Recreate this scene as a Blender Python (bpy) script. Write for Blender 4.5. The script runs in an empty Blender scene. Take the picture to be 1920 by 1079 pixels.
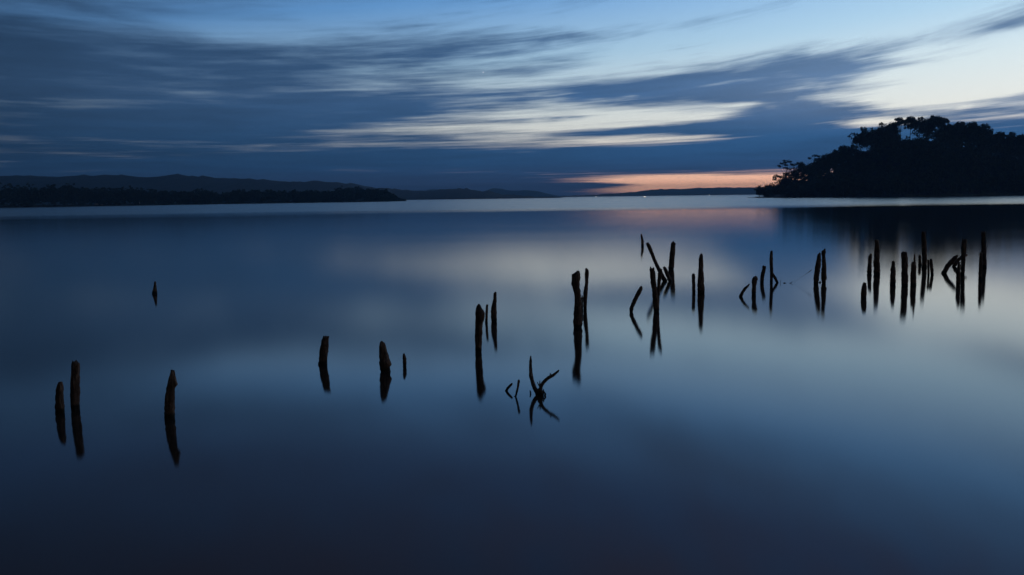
import bpy, math, random
import numpy as np
from mathutils import Matrix, Vector, noise as mnoise

# ------------------------------------------------------------------ camera
scene = bpy.context.scene
col = scene.collection
PITCH = math.atan(169.5 / 1867.0)
ROLL = math.radians(0.75)
cam_data = bpy.data.cameras.new('camera')
cam_data.sensor_width = 36.0
cam_data.lens = 36.0 * 1867.0 / 1920.0
cam_data.clip_start = 0.1
cam_data.clip_end = 60000.0
cam = bpy.data.objects.new('camera', cam_data)
col.objects.link(cam)
cam.matrix_world = (Matrix.Translation((0, 0, 3.0)) @ Matrix.Rotation(math.radians(90) - PITCH, 4, 'X')
                    @ Matrix.Rotation(-ROLL, 4, 'Z'))
scene.camera = cam

# ------------------------------------------------------------------ render look
scene.render.engine = 'CYCLES'
vs = scene.view_settings
scene.display_settings.display_device = 'sRGB'
vs.view_transform = 'Standard'; vs.look = 'None'; vs.exposure = 0.0; vs.gamma = 1.0
vs.use_curve_mapping = False
cy = scene.cycles
cy.use_denoising = True
cy.max_bounces = 6; cy.diffuse_bounces = 2; cy.glossy_bounces = 3; cy.volume_bounces = 1
cy.caustics_reflective = False; cy.caustics_refractive = False
cy.sample_clamp_indirect = 4.0

# ------------------------------------------------------------------ measured places (metres; lake surface is z = 0)
SKY_A, SKY_B = 1.0, 0.16
CL_A, CL_B = 1.2, -0.12
COVER, N1, N2, N3 = 0.57, 0.45, 1.0, 1.15
RUF0, RUF1, R_CALM, R_RUF = 185.0, 275.0, 0.075, 0.16
HAZE = 0.00016
CLEAR = [(0, (3.2,1.6,.95)), (.8, (2.95,1.55,.97)), (1.5, (1.8,1.1,.78)), (2.6, (1.0,.84,.74)), (4.2, (.92,.92,.86)), (7, (.72,.84,.88)), (10, (.44,.67,.86)), (15, (.15,.39,.78)), (21, (.06,.17,.42)), (35, (.03,.09,.22)), (90, (.015,.05,.13))]
CLOUDC = [(0, (.008,.075,.22)), (3, (.022,.105,.265)), (6, (.065,.165,.36)), (11, (.06,.145,.31)), (17, (.1,.1,.16)), (22, (.2,.125,.14)), (60, (.04,.042,.07))]
STAR = (-0.025493, 0.992165, 0.122306)
WOOD_Y = 850.0
WOOD_N = [(-487.5, 21.78), (-460.5, 19.95), (-433.3, 19.97), (-419.7, 20.38), (-407.6, 18.42), (-383.6, 18.74), (-379.0, 20.0), (-369.9, 19.24), (-365.5, 17.25), (-347.5, 16.37), (-333.9, 15.05), (-315.8, 15.87), (-303.7, 13.89), (-292.4, 11.61), (-277.5, 12.15), (-263.8, 12.77), (-252.6, 11.53), (-245.9, 9.34), (-239.0, 11.3), (-218.6, 11.68), (-188.2, 10.89), (-152.4, 10.01), (-145.2, 13.22), (-137.9, 12.21), (-128.0, 12.11), (-118.0, 11.33), (-105.8, 9.94), (-100.0, 6.29), (-93.4, 1.64)]
ISL_GAP = (299.0, 322.6)
MUD = [(239.2, 600), (249.2, 597), (263.3, 600), (277.2, 606), (292.8, 615)]
POSTS = [
 ('wooden_post', 'short dark post leftmost in the picture, its top worn to a slant', 'old jetty posts', 'scan', [(-6.476, 14.062, 0.448, 0.024), (-6.48, 14.063, 0.408, 0.0367), (-6.491, 14.063, 0.345, 0.0495), (-6.5, 14.064, 0.178, 0.058), (-6.503, 14.064, 0.0, 0.0595)], []),
 ('wooden_post', 'taller weathered post with a split top, right beside the leftmost post', 'old jetty posts', 'scan', [(-6.361, 14.295, 0.705, 0.033), (-6.343, 14.294, 0.676, 0.0545), (-6.353, 14.295, 0.536, 0.0588), (-6.368, 14.296, 0.362, 0.0618), (-6.385, 14.297, 0.129, 0.0633), (-6.389, 14.297, 0.0, 0.0634)], []),
 ('wooden_post', 'crooked brown post with a narrow knobbed head, third of the near left posts', 'old jetty posts', 'scan', [(-4.712, 13.625, 0.67, 0.0246), (-4.715, 13.625, 0.62, 0.0342), (-4.725, 13.626, 0.537, 0.0507), (-4.726, 13.626, 0.476, 0.0657), (-4.751, 13.627, 0.426, 0.0575), (-4.771, 13.628, 0.245, 0.0672), (-4.789, 13.629, 0.078, 0.0687), (-4.794, 13.63, 0.0, 0.0701)], []),
 ('wooden_post', 'small pointed stub alone far out on the left water', 'old jetty posts', 'scan', [(-11.677, 32.483, 0.403, 0.0226), (-11.684, 32.484, 0.247, 0.0421), (-11.702, 32.487, 0.085, 0.0712), (-11.713, 32.488, 0.0, 0.0842)], []),
 ('wooden_post', 'stout flat topped post bending slightly left, alone left of the middle', 'old jetty posts', 'scan', [(-3.407, 18.022, 0.501, 0.0514), (-3.424, 18.024, 0.444, 0.0636), (-3.449, 18.026, 0.293, 0.0759), (-3.469, 18.027, 0.129, 0.08), (-3.479, 18.028, 0.0, 0.0774)], []),
 ('wooden_post', 'thick splintered post with a pointed top and a lump on its right side', 'old jetty posts', 'scan', [(-2.28, 17.16, 0.54, 0.0103), (-2.264, 17.159, 0.501, 0.0451), (-2.265, 17.159, 0.436, 0.058), (-2.248, 17.158, 0.306, 0.0736), (-2.232, 17.157, 0.201, 0.0891), (-2.217, 17.155, 0.123, 0.1008), (-2.227, 17.156, 0.084, 0.0866), (-2.227, 17.156, 0.0, 0.0814)], []),
 ('wooden_post', 'thin low stake just right of the thick splintered post', 'old jetty posts', 'scan', [(-1.956, 17.67, 0.234, 0.0146), (-1.951, 17.669, 0.194, 0.0253), (-1.944, 17.669, 0.14, 0.0332), (-1.944, 17.669, 0.0, 0.0319)], []),
 ('wooden_post', 'tall thick post with a swollen pointed head near the middle', 'old jetty posts', 'scan', [(-0.647, 19.214, 0.947, 0.0095), (-0.651, 19.214, 0.909, 0.038), (-0.648, 19.214, 0.856, 0.057), (-0.626, 19.212, 0.76, 0.0909), (-0.623, 19.212, 0.707, 0.0941), (-0.633, 19.212, 0.643, 0.0835), (-0.645, 19.213, 0.579, 0.0772), (-0.656, 19.214, 0.451, 0.072), (-0.661, 19.215, 0.323, 0.071), (-0.666, 19.215, 0.195, 0.0668), (-0.671, 19.216, 0.0, 0.0583)], []),
 ('wooden_post', 'thin short stake between the swollen headed post and its tall neighbour', 'old jetty posts', 'scan', [(-0.6, 23.768, 0.434, 0.0248), (-0.61, 23.769, 0.358, 0.0288), (-0.62, 23.77, 0.161, 0.0301), (-0.626, 23.771, 0.0, 0.034)], []),
 ('wooden_post', 'tall post with a narrow split spike on top, right of the swollen headed post', 'old jetty posts', 'scan', [(-0.395, 23.957, 0.726, 0.0171), (-0.414, 23.959, 0.692, 0.0355), (-0.419, 23.959, 0.56, 0.0395), (-0.43, 23.96, 0.454, 0.0487), (-0.445, 23.962, 0.374, 0.0619), (-0.452, 23.963, 0.242, 0.0699), (-0.453, 23.963, 0.135, 0.0725), (-0.446, 23.962, 0.0, 0.0633)], []),
 ('wooden_post', 'heavy post with a broad square head, largest one at the middle right', 'old jetty posts', 'scan', [(1.523, 22.676, 1.301, 0.0244), (1.495, 22.679, 1.263, 0.0555), (1.462, 22.682, 1.228, 0.088), (1.457, 22.683, 1.119, 0.0921), (1.462, 22.682, 0.983, 0.0867), (1.475, 22.681, 0.915, 0.0759), (1.49, 22.679, 0.806, 0.0759), (1.499, 22.679, 0.711, 0.0746), (1.506, 22.678, 0.574, 0.0774), (1.501, 22.678, 0.438, 0.0842), (1.499, 22.679, 0.301, 0.091), (1.499, 22.679, 0.164, 0.0952), (1.497, 22.679, 0.055, 0.0911), (1.495, 22.679, 0.0, 0.0871)], []),
 ('wooden_post', 'crooked narrow post close behind the broad headed post', 'old jetty posts', 'scan', [(1.981, 26.472, 1.087, 0.0158), (2.001, 26.47, 1.039, 0.0458), (2.002, 26.469, 0.928, 0.0474), (1.994, 26.47, 0.706, 0.0443), (1.981, 26.472, 0.627, 0.0443), (1.976, 26.472, 0.532, 0.0522), (1.958, 26.475, 0.42, 0.0602), (1.951, 26.475, 0.325, 0.057), (1.947, 26.476, 0.198, 0.0507), (1.946, 26.476, 0.0, 0.0444)], []),
 ('wooden_post', 'thin sliver of wood between the broad headed post and the crooked one', 'old jetty posts', 'scan', [(1.868, 26.428, 0.363, 0.0126), (1.87, 26.428, 0.299, 0.0206), (1.868, 26.428, 0.0, 0.0237)], []),
 ('wooden_post', 'thin stick standing farthest out, alone above the leaning posts', 'old jetty posts', 'scan', [(7.714, 59.078, 0.718, 0.0293), (7.717, 59.077, 0.608, 0.0549), (7.77, 59.063, 0.315, 0.0733), (7.773, 59.062, 0.095, 0.077), (7.776, 59.061, 0.0, 0.0733)], []),
 ('leaning_post', 'long pole leaning far to the left behind the upright post', 'old jetty posts', 'tube', [(4.747, 34.838, 1.341, 0.0432), (4.773, 34.834, 1.297, 0.0584), (4.832, 34.825, 1.176, 0.0649), (4.916, 34.812, 0.959, 0.0584), (5.001, 34.799, 0.742, 0.0584), (5.128, 34.779, 0.46, 0.0649), (5.255, 34.759, 0.221, 0.0735), (5.365, 34.742, 0, 0.0779)], []),
 ('leaning_post', 'slim branch forking up right from behind the flat topped upright post', 'old jetty posts', 'tube', [(3.872, 25.695, 1.1, 0.0224), (3.862, 25.696, 1.068, 0.032), (3.837, 25.699, 0.978, 0.0512), (3.815, 25.701, 0.786, 0.0448), (3.796, 25.703, 0.529, 0.0384), (3.781, 25.705, 0.207, 0.0353), (3.771, 25.706, 0.0, 0.0353)], []),
 ('leaning_post', 'short thick stub leaning left beneath the long leaning pole', 'old jetty posts', 'tube', [(5.299, 34.599, 0.51, 0.0387), (5.32, 34.595, 0.475, 0.0516), (5.379, 34.586, 0.341, 0.0646), (5.442, 34.576, 0.19, 0.0646), (5.518, 34.565, 0.0, 0.0603)], []),
 ('wooden_post', 'post with a narrow splinter on top, right of the long leaning pole', 'old jetty posts', 'scan', [(6.522, 40.15, 1.134, 0.0249), (6.532, 40.148, 1.044, 0.0897), (6.508, 40.153, 0.835, 0.0997), (6.482, 40.157, 0.535, 0.1073), (6.451, 40.163, 0.135, 0.1049), (6.444, 40.164, 0.0, 0.1074)], []),
 ('wooden_post', 'tall straight flat topped post standing before the leaning branches', 'old jetty posts', 'scan', [(3.621, 25.639, 1.127, 0.0574), (3.622, 25.639, 1.107, 0.0622), (3.649, 25.636, 0.858, 0.067), (3.68, 25.633, 0.601, 0.0671), (3.71, 25.629, 0.344, 0.0751), (3.727, 25.627, 0.087, 0.0704), (3.731, 25.627, 0.0, 0.0704)], []),
 ('leaning_post', 'curved post bowing right at its top, left of the tall flat topped post', 'old jetty posts', 'tube', [(3.339, 25.56, 0.67, 0.0223), (3.323, 25.562, 0.628, 0.0414), (3.276, 25.567, 0.516, 0.0542), (3.197, 25.576, 0.356, 0.051), (3.118, 25.585, 0.196, 0.0543), (3.08, 25.59, 0.068, 0.0479), (3.08, 25.59, 0.0, 0.0383)], []),
 ('wooden_post', 'slim even stake left of the tall tapered post', 'old jetty posts', 'scan', [(5.567, 30.422, 0.586, 0.0322), (5.567, 30.422, 0.536, 0.0511), (5.571, 30.422, 0.289, 0.0512), (5.578, 30.421, 0.0, 0.0493)], []),
 ('wooden_post', 'tall tapered post with a spiked top, right of a slim even stake', 'old jetty posts', 'scan', [(5.802, 30.39, 1.21, 0.0227), (5.797, 30.391, 1.142, 0.051), (5.786, 30.392, 1.047, 0.0661), (5.789, 30.392, 0.82, 0.068), (5.786, 30.392, 0.65, 0.0832), (5.787, 30.392, 0.441, 0.0946), (5.784, 30.393, 0.251, 0.0984), (5.788, 30.392, 0.0, 0.0947)], []),
 ('leaning_post', 'short slanting stub leaning right, left end of the right hand row', 'old jetty posts', 'tube', [(6.963, 29.074, 0.376, 0.013), (6.928, 29.078, 0.328, 0.0261), (6.834, 29.091, 0.23, 0.0435), (6.761, 29.1, 0.12, 0.0457), (6.713, 29.107, 0.0, 0.0501)], []),
 ('wooden_post', 'low stout post with a knobbed head beside the slanting stub', 'old jetty posts', 'scan', [(7.279, 29.657, 0.561, 0.0166), (7.274, 29.657, 0.528, 0.0554), (7.264, 29.659, 0.483, 0.0731), (7.266, 29.658, 0.45, 0.082), (7.254, 29.66, 0.417, 0.0709), (7.245, 29.661, 0.283, 0.0632), (7.241, 29.662, 0.149, 0.0599), (7.238, 29.662, 0.0, 0.0577)], []),
 ('wooden_post', 'slightly leaning post with a forked top, left of the slender braced post', 'old jetty posts', 'scan', [(8.51, 33.617, 0.584, 0.0125), (8.544, 33.611, 0.559, 0.0577), (8.535, 33.613, 0.496, 0.0627), (8.514, 33.616, 0.37, 0.0615), (8.49, 33.62, 0.219, 0.0628), (8.476, 33.622, 0.068, 0.0628), (8.471, 33.623, 0.0, 0.0591)], []),
 ('wooden_post', 'slender straight post propped by a slanting stick on its right', 'old jetty posts', 'scan', [(8.79, 33.633, 1.082, 0.0226), (8.788, 33.633, 1.057, 0.0376), (8.784, 33.634, 0.894, 0.0489), (8.783, 33.634, 0.693, 0.054), (8.792, 33.632, 0.517, 0.0565), (8.804, 33.63, 0.328, 0.0565), (8.796, 33.632, 0.189, 0.049), (8.795, 33.632, 0.0, 0.049)], []),
 ('leaning_post', 'slanting prop stick leaning against the slender straight post', 'old jetty posts', 'tube', [(8.78, 33.575, 0.365, 0.0326), (8.834, 33.567, 0.274, 0.0401), (8.908, 33.556, 0.156, 0.0476), (8.977, 33.545, 0, 0.0426)], []),
 ('wooden_post', 'left one of two close posts, leaning toward the notched one', 'old jetty posts', 'scan', [(10.215, 32.953, 1.038, 0.0147), (10.215, 32.953, 1.014, 0.0307), (10.197, 32.956, 0.977, 0.0516), (10.186, 32.957, 0.841, 0.0676), (10.169, 32.96, 0.694, 0.0787), (10.149, 32.963, 0.546, 0.0861), (10.129, 32.966, 0.349, 0.0837), (10.113, 32.968, 0.151, 0.0788), (10.109, 32.969, 0.0, 0.0752)], []),
 ('wooden_post', 'right one of two close posts, notched under its slanted head, wire around it', 'old jetty posts', 'scan', [(10.419, 33.065, 1.158, 0.0136), (10.407, 33.067, 1.128, 0.0296), (10.375, 33.071, 1.079, 0.0641), (10.371, 33.072, 1.005, 0.0666), (10.375, 33.071, 0.906, 0.0543), (10.384, 33.07, 0.832, 0.058), (10.387, 33.07, 0.733, 0.0642), (10.397, 33.068, 0.535, 0.0716), (10.394, 33.069, 0.461, 0.0827), (10.398, 33.068, 0.288, 0.0815), (10.404, 33.067, 0.139, 0.0803), (10.391, 33.069, 0.114, 0.0643), (10.397, 33.068, 0.0, 0.0643)], [('wire', ('tube', [(10.256, 32.975, 0.751, 0.0049), (10.27, 32.888, 0.778, 0.0049), (10.317, 32.881, 0.808, 0.0049), (10.362, 32.902, 0.838, 0.0049)]))]),
 ('wood_stub', 'tiny dark stub of wood between the two close posts', 'bits of drowned wood', 'scan', [(10.37, 33.361, 0.048, 0.0137), (10.362, 33.363, 0.025, 0.0274), (10.354, 33.364, 0.0, 0.0387)], []),
 ('wooden_post', 'lowest and nearest stump of the crowded far right group', 'old jetty posts', 'scan', [(10.048, 28.295, 0.448, 0.0141), (10.059, 28.294, 0.42, 0.048), (10.053, 28.295, 0.312, 0.0649), (10.045, 28.296, 0.17, 0.0762), (10.04, 28.296, 0.0, 0.0763)], []),
 ('wooden_post', 'thin rounded post left of the first tall post in the far right group', 'old jetty posts', 'scan', [(13.361, 36.957, 0.73, 0.0257), (13.343, 36.96, 0.667, 0.057), (13.329, 36.962, 0.575, 0.0662), (13.322, 36.964, 0.373, 0.0699), (13.314, 36.965, 0.188, 0.0791), (13.317, 36.965, 0.0, 0.0792)], []),
 ('wooden_post', 'first tall post from the left in the far right group', 'old jetty posts', 'scan', [(13.366, 36.432, 1.259, 0.0669), (13.38, 36.43, 1.133, 0.076), (13.38, 36.43, 0.843, 0.0924), (13.378, 36.43, 0.589, 0.096), (13.377, 36.43, 0.48, 0.0997), (13.388, 36.428, 0.262, 0.1106), (13.398, 36.427, 0.0, 0.1125)], []),
 ('wooden_post', 'knobbly pointed post between the first tall post and the thick straight one', 'old jetty posts', 'scan', [(12.452, 32.406, 0.77, 0.0193), (12.453, 32.406, 0.735, 0.0452), (12.45, 32.406, 0.557, 0.0581), (12.441, 32.408, 0.492, 0.0758), (12.45, 32.406, 0.444, 0.071), (12.443, 32.407, 0.233, 0.0824), (12.444, 32.407, 0.0, 0.084)], []),
 ('wooden_post', 'thick straight round topped post in the middle of the far right group', 'old jetty posts', 'scan', [(12.565, 31.843, 1.094, 0.0633), (12.578, 31.841, 1.065, 0.0887), (12.585, 31.84, 0.881, 0.095), (12.601, 31.837, 0.563, 0.0951), (12.611, 31.836, 0.213, 0.0984), (12.616, 31.835, 0.0, 0.0984)], []),
 ('wooden_post', 'stump with a thin spike on its right, beside the thick straight post', 'old jetty posts', 'scan', [(12.969, 31.999, 1.0, 0.0159), (12.973, 31.998, 0.898, 0.0271), (12.976, 31.998, 0.758, 0.0334), (12.955, 32.001, 0.748, 0.0557), (12.951, 32.002, 0.723, 0.0669), (12.946, 32.002, 0.547, 0.0765), (12.945, 32.003, 0.323, 0.0893), (12.946, 32.002, 0.163, 0.0861), (12.946, 32.002, 0.0, 0.0894)], []),
 ('wooden_post', 'small distant stake just left of the second tall post', 'old jetty posts', 'scan', [(16.684, 40.633, 0.417, 0.0323), (16.685, 40.633, 0.389, 0.0525), (16.695, 40.631, 0.085, 0.0566), (16.697, 40.63, 0.0, 0.0607)], []),
 ('wooden_post', 'second tall post of the far right group, top lost in dark reflection', 'old jetty posts', 'scan', [(16.382, 39.594, 1.426, 0.0609), (16.383, 39.594, 1.402, 0.0727), (16.394, 39.592, 1.143, 0.0826), (16.427, 39.585, 0.749, 0.0885), (16.443, 39.582, 0.355, 0.0886), (16.442, 39.583, 0, 0.0985)], []),
 ('wooden_post', 'thinner left stake of a small pair right of the second tall post', 'old jetty posts', 'scan', [(15.041, 35.871, 0.559, 0.0232), (15.044, 35.871, 0.512, 0.0393), (15.055, 35.869, 0.244, 0.0375), (15.059, 35.868, 0.0, 0.0357)], []),
 ('wooden_post', 'thicker bent right stake of a small pair right of the second tall post', 'old jetty posts', 'scan', [(15.166, 35.942, 0.57, 0.0322), (15.17, 35.941, 0.524, 0.0501), (15.188, 35.938, 0.309, 0.0501), (15.208, 35.935, 0.165, 0.0537), (15.219, 35.933, 0.0, 0.0537)], []),
 ('leaning_post', 'thick slanting log leaning right beside the far right crossed posts', 'old jetty posts', 'tube', [(16.356, 36.443, 0.665, 0.0254), (16.277, 36.456, 0.586, 0.0725), (16.146, 36.479, 0.422, 0.0871), (16.015, 36.501, 0.259, 0.0872), (15.893, 36.522, 0.0, 0.0873)], []),
 ('leaning_post', 'slanting rail crossing behind a tall post at the far right', 'old jetty posts', 'tube', [(18.127, 39.549, 0.477, 0.0354), (18.056, 39.562, 0.446, 0.0512), (17.877, 39.596, 0.355, 0.0591), (17.735, 39.622, 0.198, 0.0789), (17.638, 39.641, 0, 0.071)], []),
 ('wooden_post', 'tall rough post of the far right crossed by a slanting rail', 'old jetty posts', 'scan', [(16.29, 35.799, 1.266, 0.0676), (16.286, 35.799, 1.159, 0.0818), (16.277, 35.801, 0.982, 0.089), (16.275, 35.801, 0.768, 0.0801), (16.272, 35.802, 0.697, 0.0677), (16.274, 35.801, 0.482, 0.0713), (16.268, 35.802, 0.268, 0.0766), (16.258, 35.804, 0.0, 0.066)], []),
 ('wooden_post', 'shorter front post touching the tall crossed post on its left', 'old jetty posts', 'scan', [(14.343, 31.831, 0.732, 0.0253), (14.34, 31.831, 0.668, 0.0428), (14.323, 31.834, 0.478, 0.0602), (14.324, 31.834, 0.223, 0.0666), (14.323, 31.834, 0.0, 0.0667)], []),
 ('wooden_post', 'tallest rightmost post with a pale spike on its right edge', 'old jetty posts', 'scan', [(18.636, 39.285, 1.384, 0.078), (18.637, 39.285, 1.36, 0.0858), (18.656, 39.281, 0.619, 0.0879), (18.686, 39.275, 0.149, 0.088), (18.692, 39.274, 0.0, 0.0899)], [('splinter', ('tube', [(18.647, 39.171, 1.426, 0.0156), (18.652, 39.17, 1.384, 0.0194), (18.675, 39.166, 0.936, 0.0195), (18.697, 39.162, 0.547, 0.0156)]))]),
 ('wooden_post', 'front post overlapping the tallest rightmost post', 'old jetty posts', 'scan', [(15.863, 33.584, 0.948, 0.0217), (15.855, 33.585, 0.898, 0.0451), (15.857, 33.585, 0.564, 0.0535), (15.86, 33.584, 0.228, 0.0602), (15.866, 33.583, 0.0, 0.0636)], []),
 ('wood_stub', 'short slanting stick left of the small forked twig near the middle', 'bits of drowned wood', 'tube', [(-0.016, 15.27, 0.12, 0.0123), (-0.041, 15.272, 0.092, 0.0184), (-0.085, 15.275, 0.042, 0.0191), (-0.11, 15.276, 0, 0.0197)], []),
 ('wood_stub', 'small upright twig stick left of the branching driftwood', 'bits of drowned wood', 'tube', [(0.082, 14.814, 0.26, 0.0107), (0.084, 14.814, 0.242, 0.0191), (0.075, 14.814, 0.187, 0.0179), (0.067, 14.815, 0.139, 0.0161), (0.045, 14.816, 0.042, 0.0149), (0.033, 14.817, 0, 0.0137)], [('nub', ('tube', [(0.009, 14.837, 0.002, 0.006), (0.024, 14.836, 0.0, 0.0084), (0.036, 14.835, 0.005, 0.0096)]))]),
 ('wood_stub', 'tiny stub at the left foot of the branching driftwood', 'bits of drowned wood', 'tube', [(0.256, 15.015, 0.053, 0.0073), (0.259, 15.014, 0.031, 0.0109), (0.264, 15.014, 0.0, 0.0121)], []),
 ('driftwood', 'branching drowned tree stump with two curved limbs near the middle', 'bits of drowned wood', 'tube', [(0.391, 14.872, 0.109, 0.0216), (0.403, 14.871, 0.08, 0.0299), (0.408, 14.871, 0.051, 0.0323), (0.422, 14.87, 0.027, 0.0371), (0.414, 14.87, 0.0, 0.0395)], [('limb', ('tube', [(0.277, 15.257, 0.55, 0.0073), (0.274, 15.251, 0.524, 0.0122), (0.272, 15.225, 0.454, 0.0208), (0.269, 15.188, 0.349, 0.0256), (0.272, 15.137, 0.259, 0.0268), (0.296, 15.074, 0.172, 0.0279), (0.327, 14.998, 0.088, 0.0314), (0.384, 14.908, 0.012, 0.0372)])), ('limb', ('tube', [(0.696, 14.888, 0.387, 0.0072), (0.68, 14.877, 0.371, 0.0143), (0.662, 14.878, 0.355, 0.0167), (0.602, 14.882, 0.307, 0.0215), (0.53, 14.887, 0.265, 0.0239), (0.458, 14.892, 0.198, 0.0252), (0.419, 14.894, 0.143, 0.0288), (0.408, 14.895, 0.071, 0.0324)])), ('twig', ('tube', [(0.561, 14.885, 0.34, 0.0072), (0.564, 14.885, 0.323, 0.0108), (0.568, 14.884, 0.291, 0.0108)])), ('twig', ('tube', [(0.364, 14.898, 0.202, 0.006), (0.378, 14.897, 0.173, 0.0084), (0.397, 14.896, 0.143, 0.0108)])), ('twig', ('tube', [(0.402, 14.895, 0.224, 0.006), (0.403, 14.895, 0.192, 0.0084), (0.405, 14.895, 0.153, 0.0108)])), ('root', ('tube', [(0.457, 14.867, 0.102, 0.0048), (0.453, 14.868, 0.08, 0.0096), (0.465, 14.867, 0.053, 0.012), (0.486, 14.865, 0.027, 0.0132), (0.474, 14.866, 0.0, 0.0192)])), ('root', ('tube', [(0.358, 14.826, 0.002, 0.0119), (0.341, 14.875, 0.019, 0.0156), (0.372, 14.897, 0.034, 0.0204), (0.404, 14.895, 0.052, 0.024)]))]),
 ('twig', 'tiny floating chip of wood right of the slanting prop stick', 'bits of drowned wood', 'tube', [(9.129, 33.347, 0.013, 0.01), (9.164, 33.342, 0.01, 0.015), (9.212, 33.335, 0.003, 0.0062)], []),
 ('twig', 'tiny forked twig lying on the water right of the prop stick', 'bits of drowned wood', 'tube', [(9.451, 33.298, 0.06, 0.0037), (9.403, 33.306, 0.035, 0.0062), (9.363, 33.312, 0.01, 0.0087), (9.325, 33.317, 0.0, 0.01)], []),
 ('twig', 'thin arching twig rising from the water left of the two close posts', 'bits of drowned wood', 'tube', [(10.046, 33.237, 0.451, 0.005), (9.99, 33.245, 0.406, 0.0099), (9.943, 33.252, 0.369, 0.0087), (9.872, 33.263, 0.317, 0.0037), (9.754, 33.281, 0.23, 0.002), (9.613, 33.303, 0.13, 0.002), (9.518, 33.317, 0.055, 0.002), (9.471, 33.324, 0.0, 0.0025)], []),
 ('twig', 'speck of twig nearest the slanting prop stick', 'bits of drowned wood', 'tube', [(9.039, 33.39, 0.1, 0.0062), (9.042, 33.389, 0.055, 0.0062), (9.04, 33.39, 0.0, 0.0062)], []),
]
ISLAND = [(200.0, 815.0, 7.8), (202.9, 814.2, 11.2), (212.9, 811.2, 14.0), (218.8, 809.4, 16.9), (226.7, 807.0, 21.0), (233.0, 805.1, 27.7), (238.5, 803.4, 29.3), (242.7, 802.1, 32.5), (251.6, 799.3, 34.0), (257.0, 797.7, 37.2), (263.8, 795.5, 40.4), (268.8, 794.0, 39.8), (272.9, 792.6, 45.5), (275.8, 791.7, 53.8), (283.3, 789.3, 54.3), (289.6, 787.3, 56.6), (297.0, 784.9, 57.6), (302.2, 783.2, 60.7), (316.5, 778.5, 60.1), (321.5, 776.9, 59.5), (328.0, 774.7, 61.7), (335.0, 772.5, 55.3), (338.9, 771.1, 53.6), (343.8, 769.5, 56.2), (350.9, 767.1, 55.9), (358.7, 764.4, 54.0), (363.6, 762.8, 53.1), (365.1, 762.3, 48.6), (368.6, 761.1, 47.3), (378.2, 757.7, 46.9), (386.1, 755.0, 45.5), (409.7, 746.6, 42.7), (445.6, 733.5, 36.0)]
ISLAND_SHORE = [(192.1, 786), (196.8, 765), (202.5, 700), (223.4, 652), (250.3, 632), (292.1, 650), (354.3, 690), (387.1, 696), (420.6, 690)]
WOOD = [(-447.6, 780.4, 20.0), (-436.2, 805.2, 18.9), (-423.1, 830.0, 19.5), (-415.9, 842.4, 20.2), (-409.3, 853.6, 18.5), (-395.1, 875.5, 19.3), (-392.2, 879.6, 20.7), (-386.4, 887.9, 20.1), (-383.6, 892.0, 18.1), (-371.4, 908.5, 17.5), (-361.8, 920.9, 16.3), (-348.3, 937.5, 17.5), (-338.9, 948.6, 15.5), (-329.9, 959.0, 13.1), (-317.5, 972.6, 13.9), (-305.7, 985.0, 14.8), (-295.8, 995.3, 13.5), (-289.7, 1001.5, 11.0), (-283.3, 1007.7, 13.4), (-263.9, 1026.3, 14.1), (-233.4, 1054.0, 13.5), (-194.9, 1086.7, 12.8), (-186.7, 1093.3, 17.0), (-178.5, 1099.9, 15.8), (-167.0, 1109.0, 15.8), (-155.2, 1118.1, 14.9), (-140.6, 1129.3, 13.2), (-133.5, 1134.6, 8.4), (-125.3, 1140.8, 2.2)]
WOOD_SHORE = [(-430.2, 748.4), (-407.7, 798.0), (-370.6, 860.0), (-323.6, 922.0), (-266.6, 984.0), (-199.7, 1046.0), (-121.3, 1109.2)]
BACK_RIDGE = [(-1477.8, 2400, 68.1), (-1298.9, 2400, 69.6), (-1222.3, 2400, 69.2), (-1181.5, 2400, 69.3), (-1165.1, 2400, 65.3), (-1152.1, 2400, 68.9), (-1126.8, 2400, 63.9), (-1107.6, 2400, 65.2), (-1063.0, 2400, 63.1), (-1024.6, 2400, 64.7), (-935.3, 2400, 62.3), (-916.0, 2400, 65.2), (-897.0, 2400, 62.4), (-875.5, 2400, 58.1), (-850.0, 2400, 57.4), (-843.4, 2400, 60.2), (-807.7, 2400, 58.7), (-782.0, 2400, 62.8), (-760.4, 2400, 59.1), (-680.1, 2400, 56.4), (-616.3, 2400, 51.8), (-575.5, 2400, 50.0), (-533.4, 2400, 47.4), (-506.8, 2400, 41.8), (-472.1, 2400, 46.6), (-437.7, 2400, 43.7), (-403.2, 2400, 40.1), (-367.6, 2400, 35.8), (-333.2, 2400, 29.3), (-292.4, 2400, 24.7), (-253.0, 2400, 11.4)]
MID_HILL = [(-396.3, 2500, 32.1), (-304.5, 2500, 28.2), (-275.3, 2500, 24.4), (-203.4, 2500, 20.5), (-167.4, 2500, 23.8), (-138.0, 2500, 26.1), (-123.3, 2500, 25.9), (-95.4, 2500, 22.0), (-74.2, 2500, 17.8), (-51.5, 2500, 18.6), (-23.6, 2500, 9.3), (12.4, 2500, 7.8), (41.6, 2500, 3.8), (109.6, 2500, 1.6)]
MOUNTAIN = [(-530.4, 5600, 36.7), (-470.4, 5600, 49.0), (-431.5, 5600, 54.2), (-395.8, 5600, 46.9), (-291.6, 5600, 30.6), (-202.1, 5600, 29.5), (-157.2, 5600, 36.0), (-100.2, 5600, 54.0), (-52.4, 5600, 51.3), (-19.8, 5600, 40.5), (36.9, 5600, 37.6), (81.8, 5600, 40.6), (141.4, 5600, 34.8), (201.0, 5600, 19.2), (260.6, 5600, 5.6)]
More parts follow.
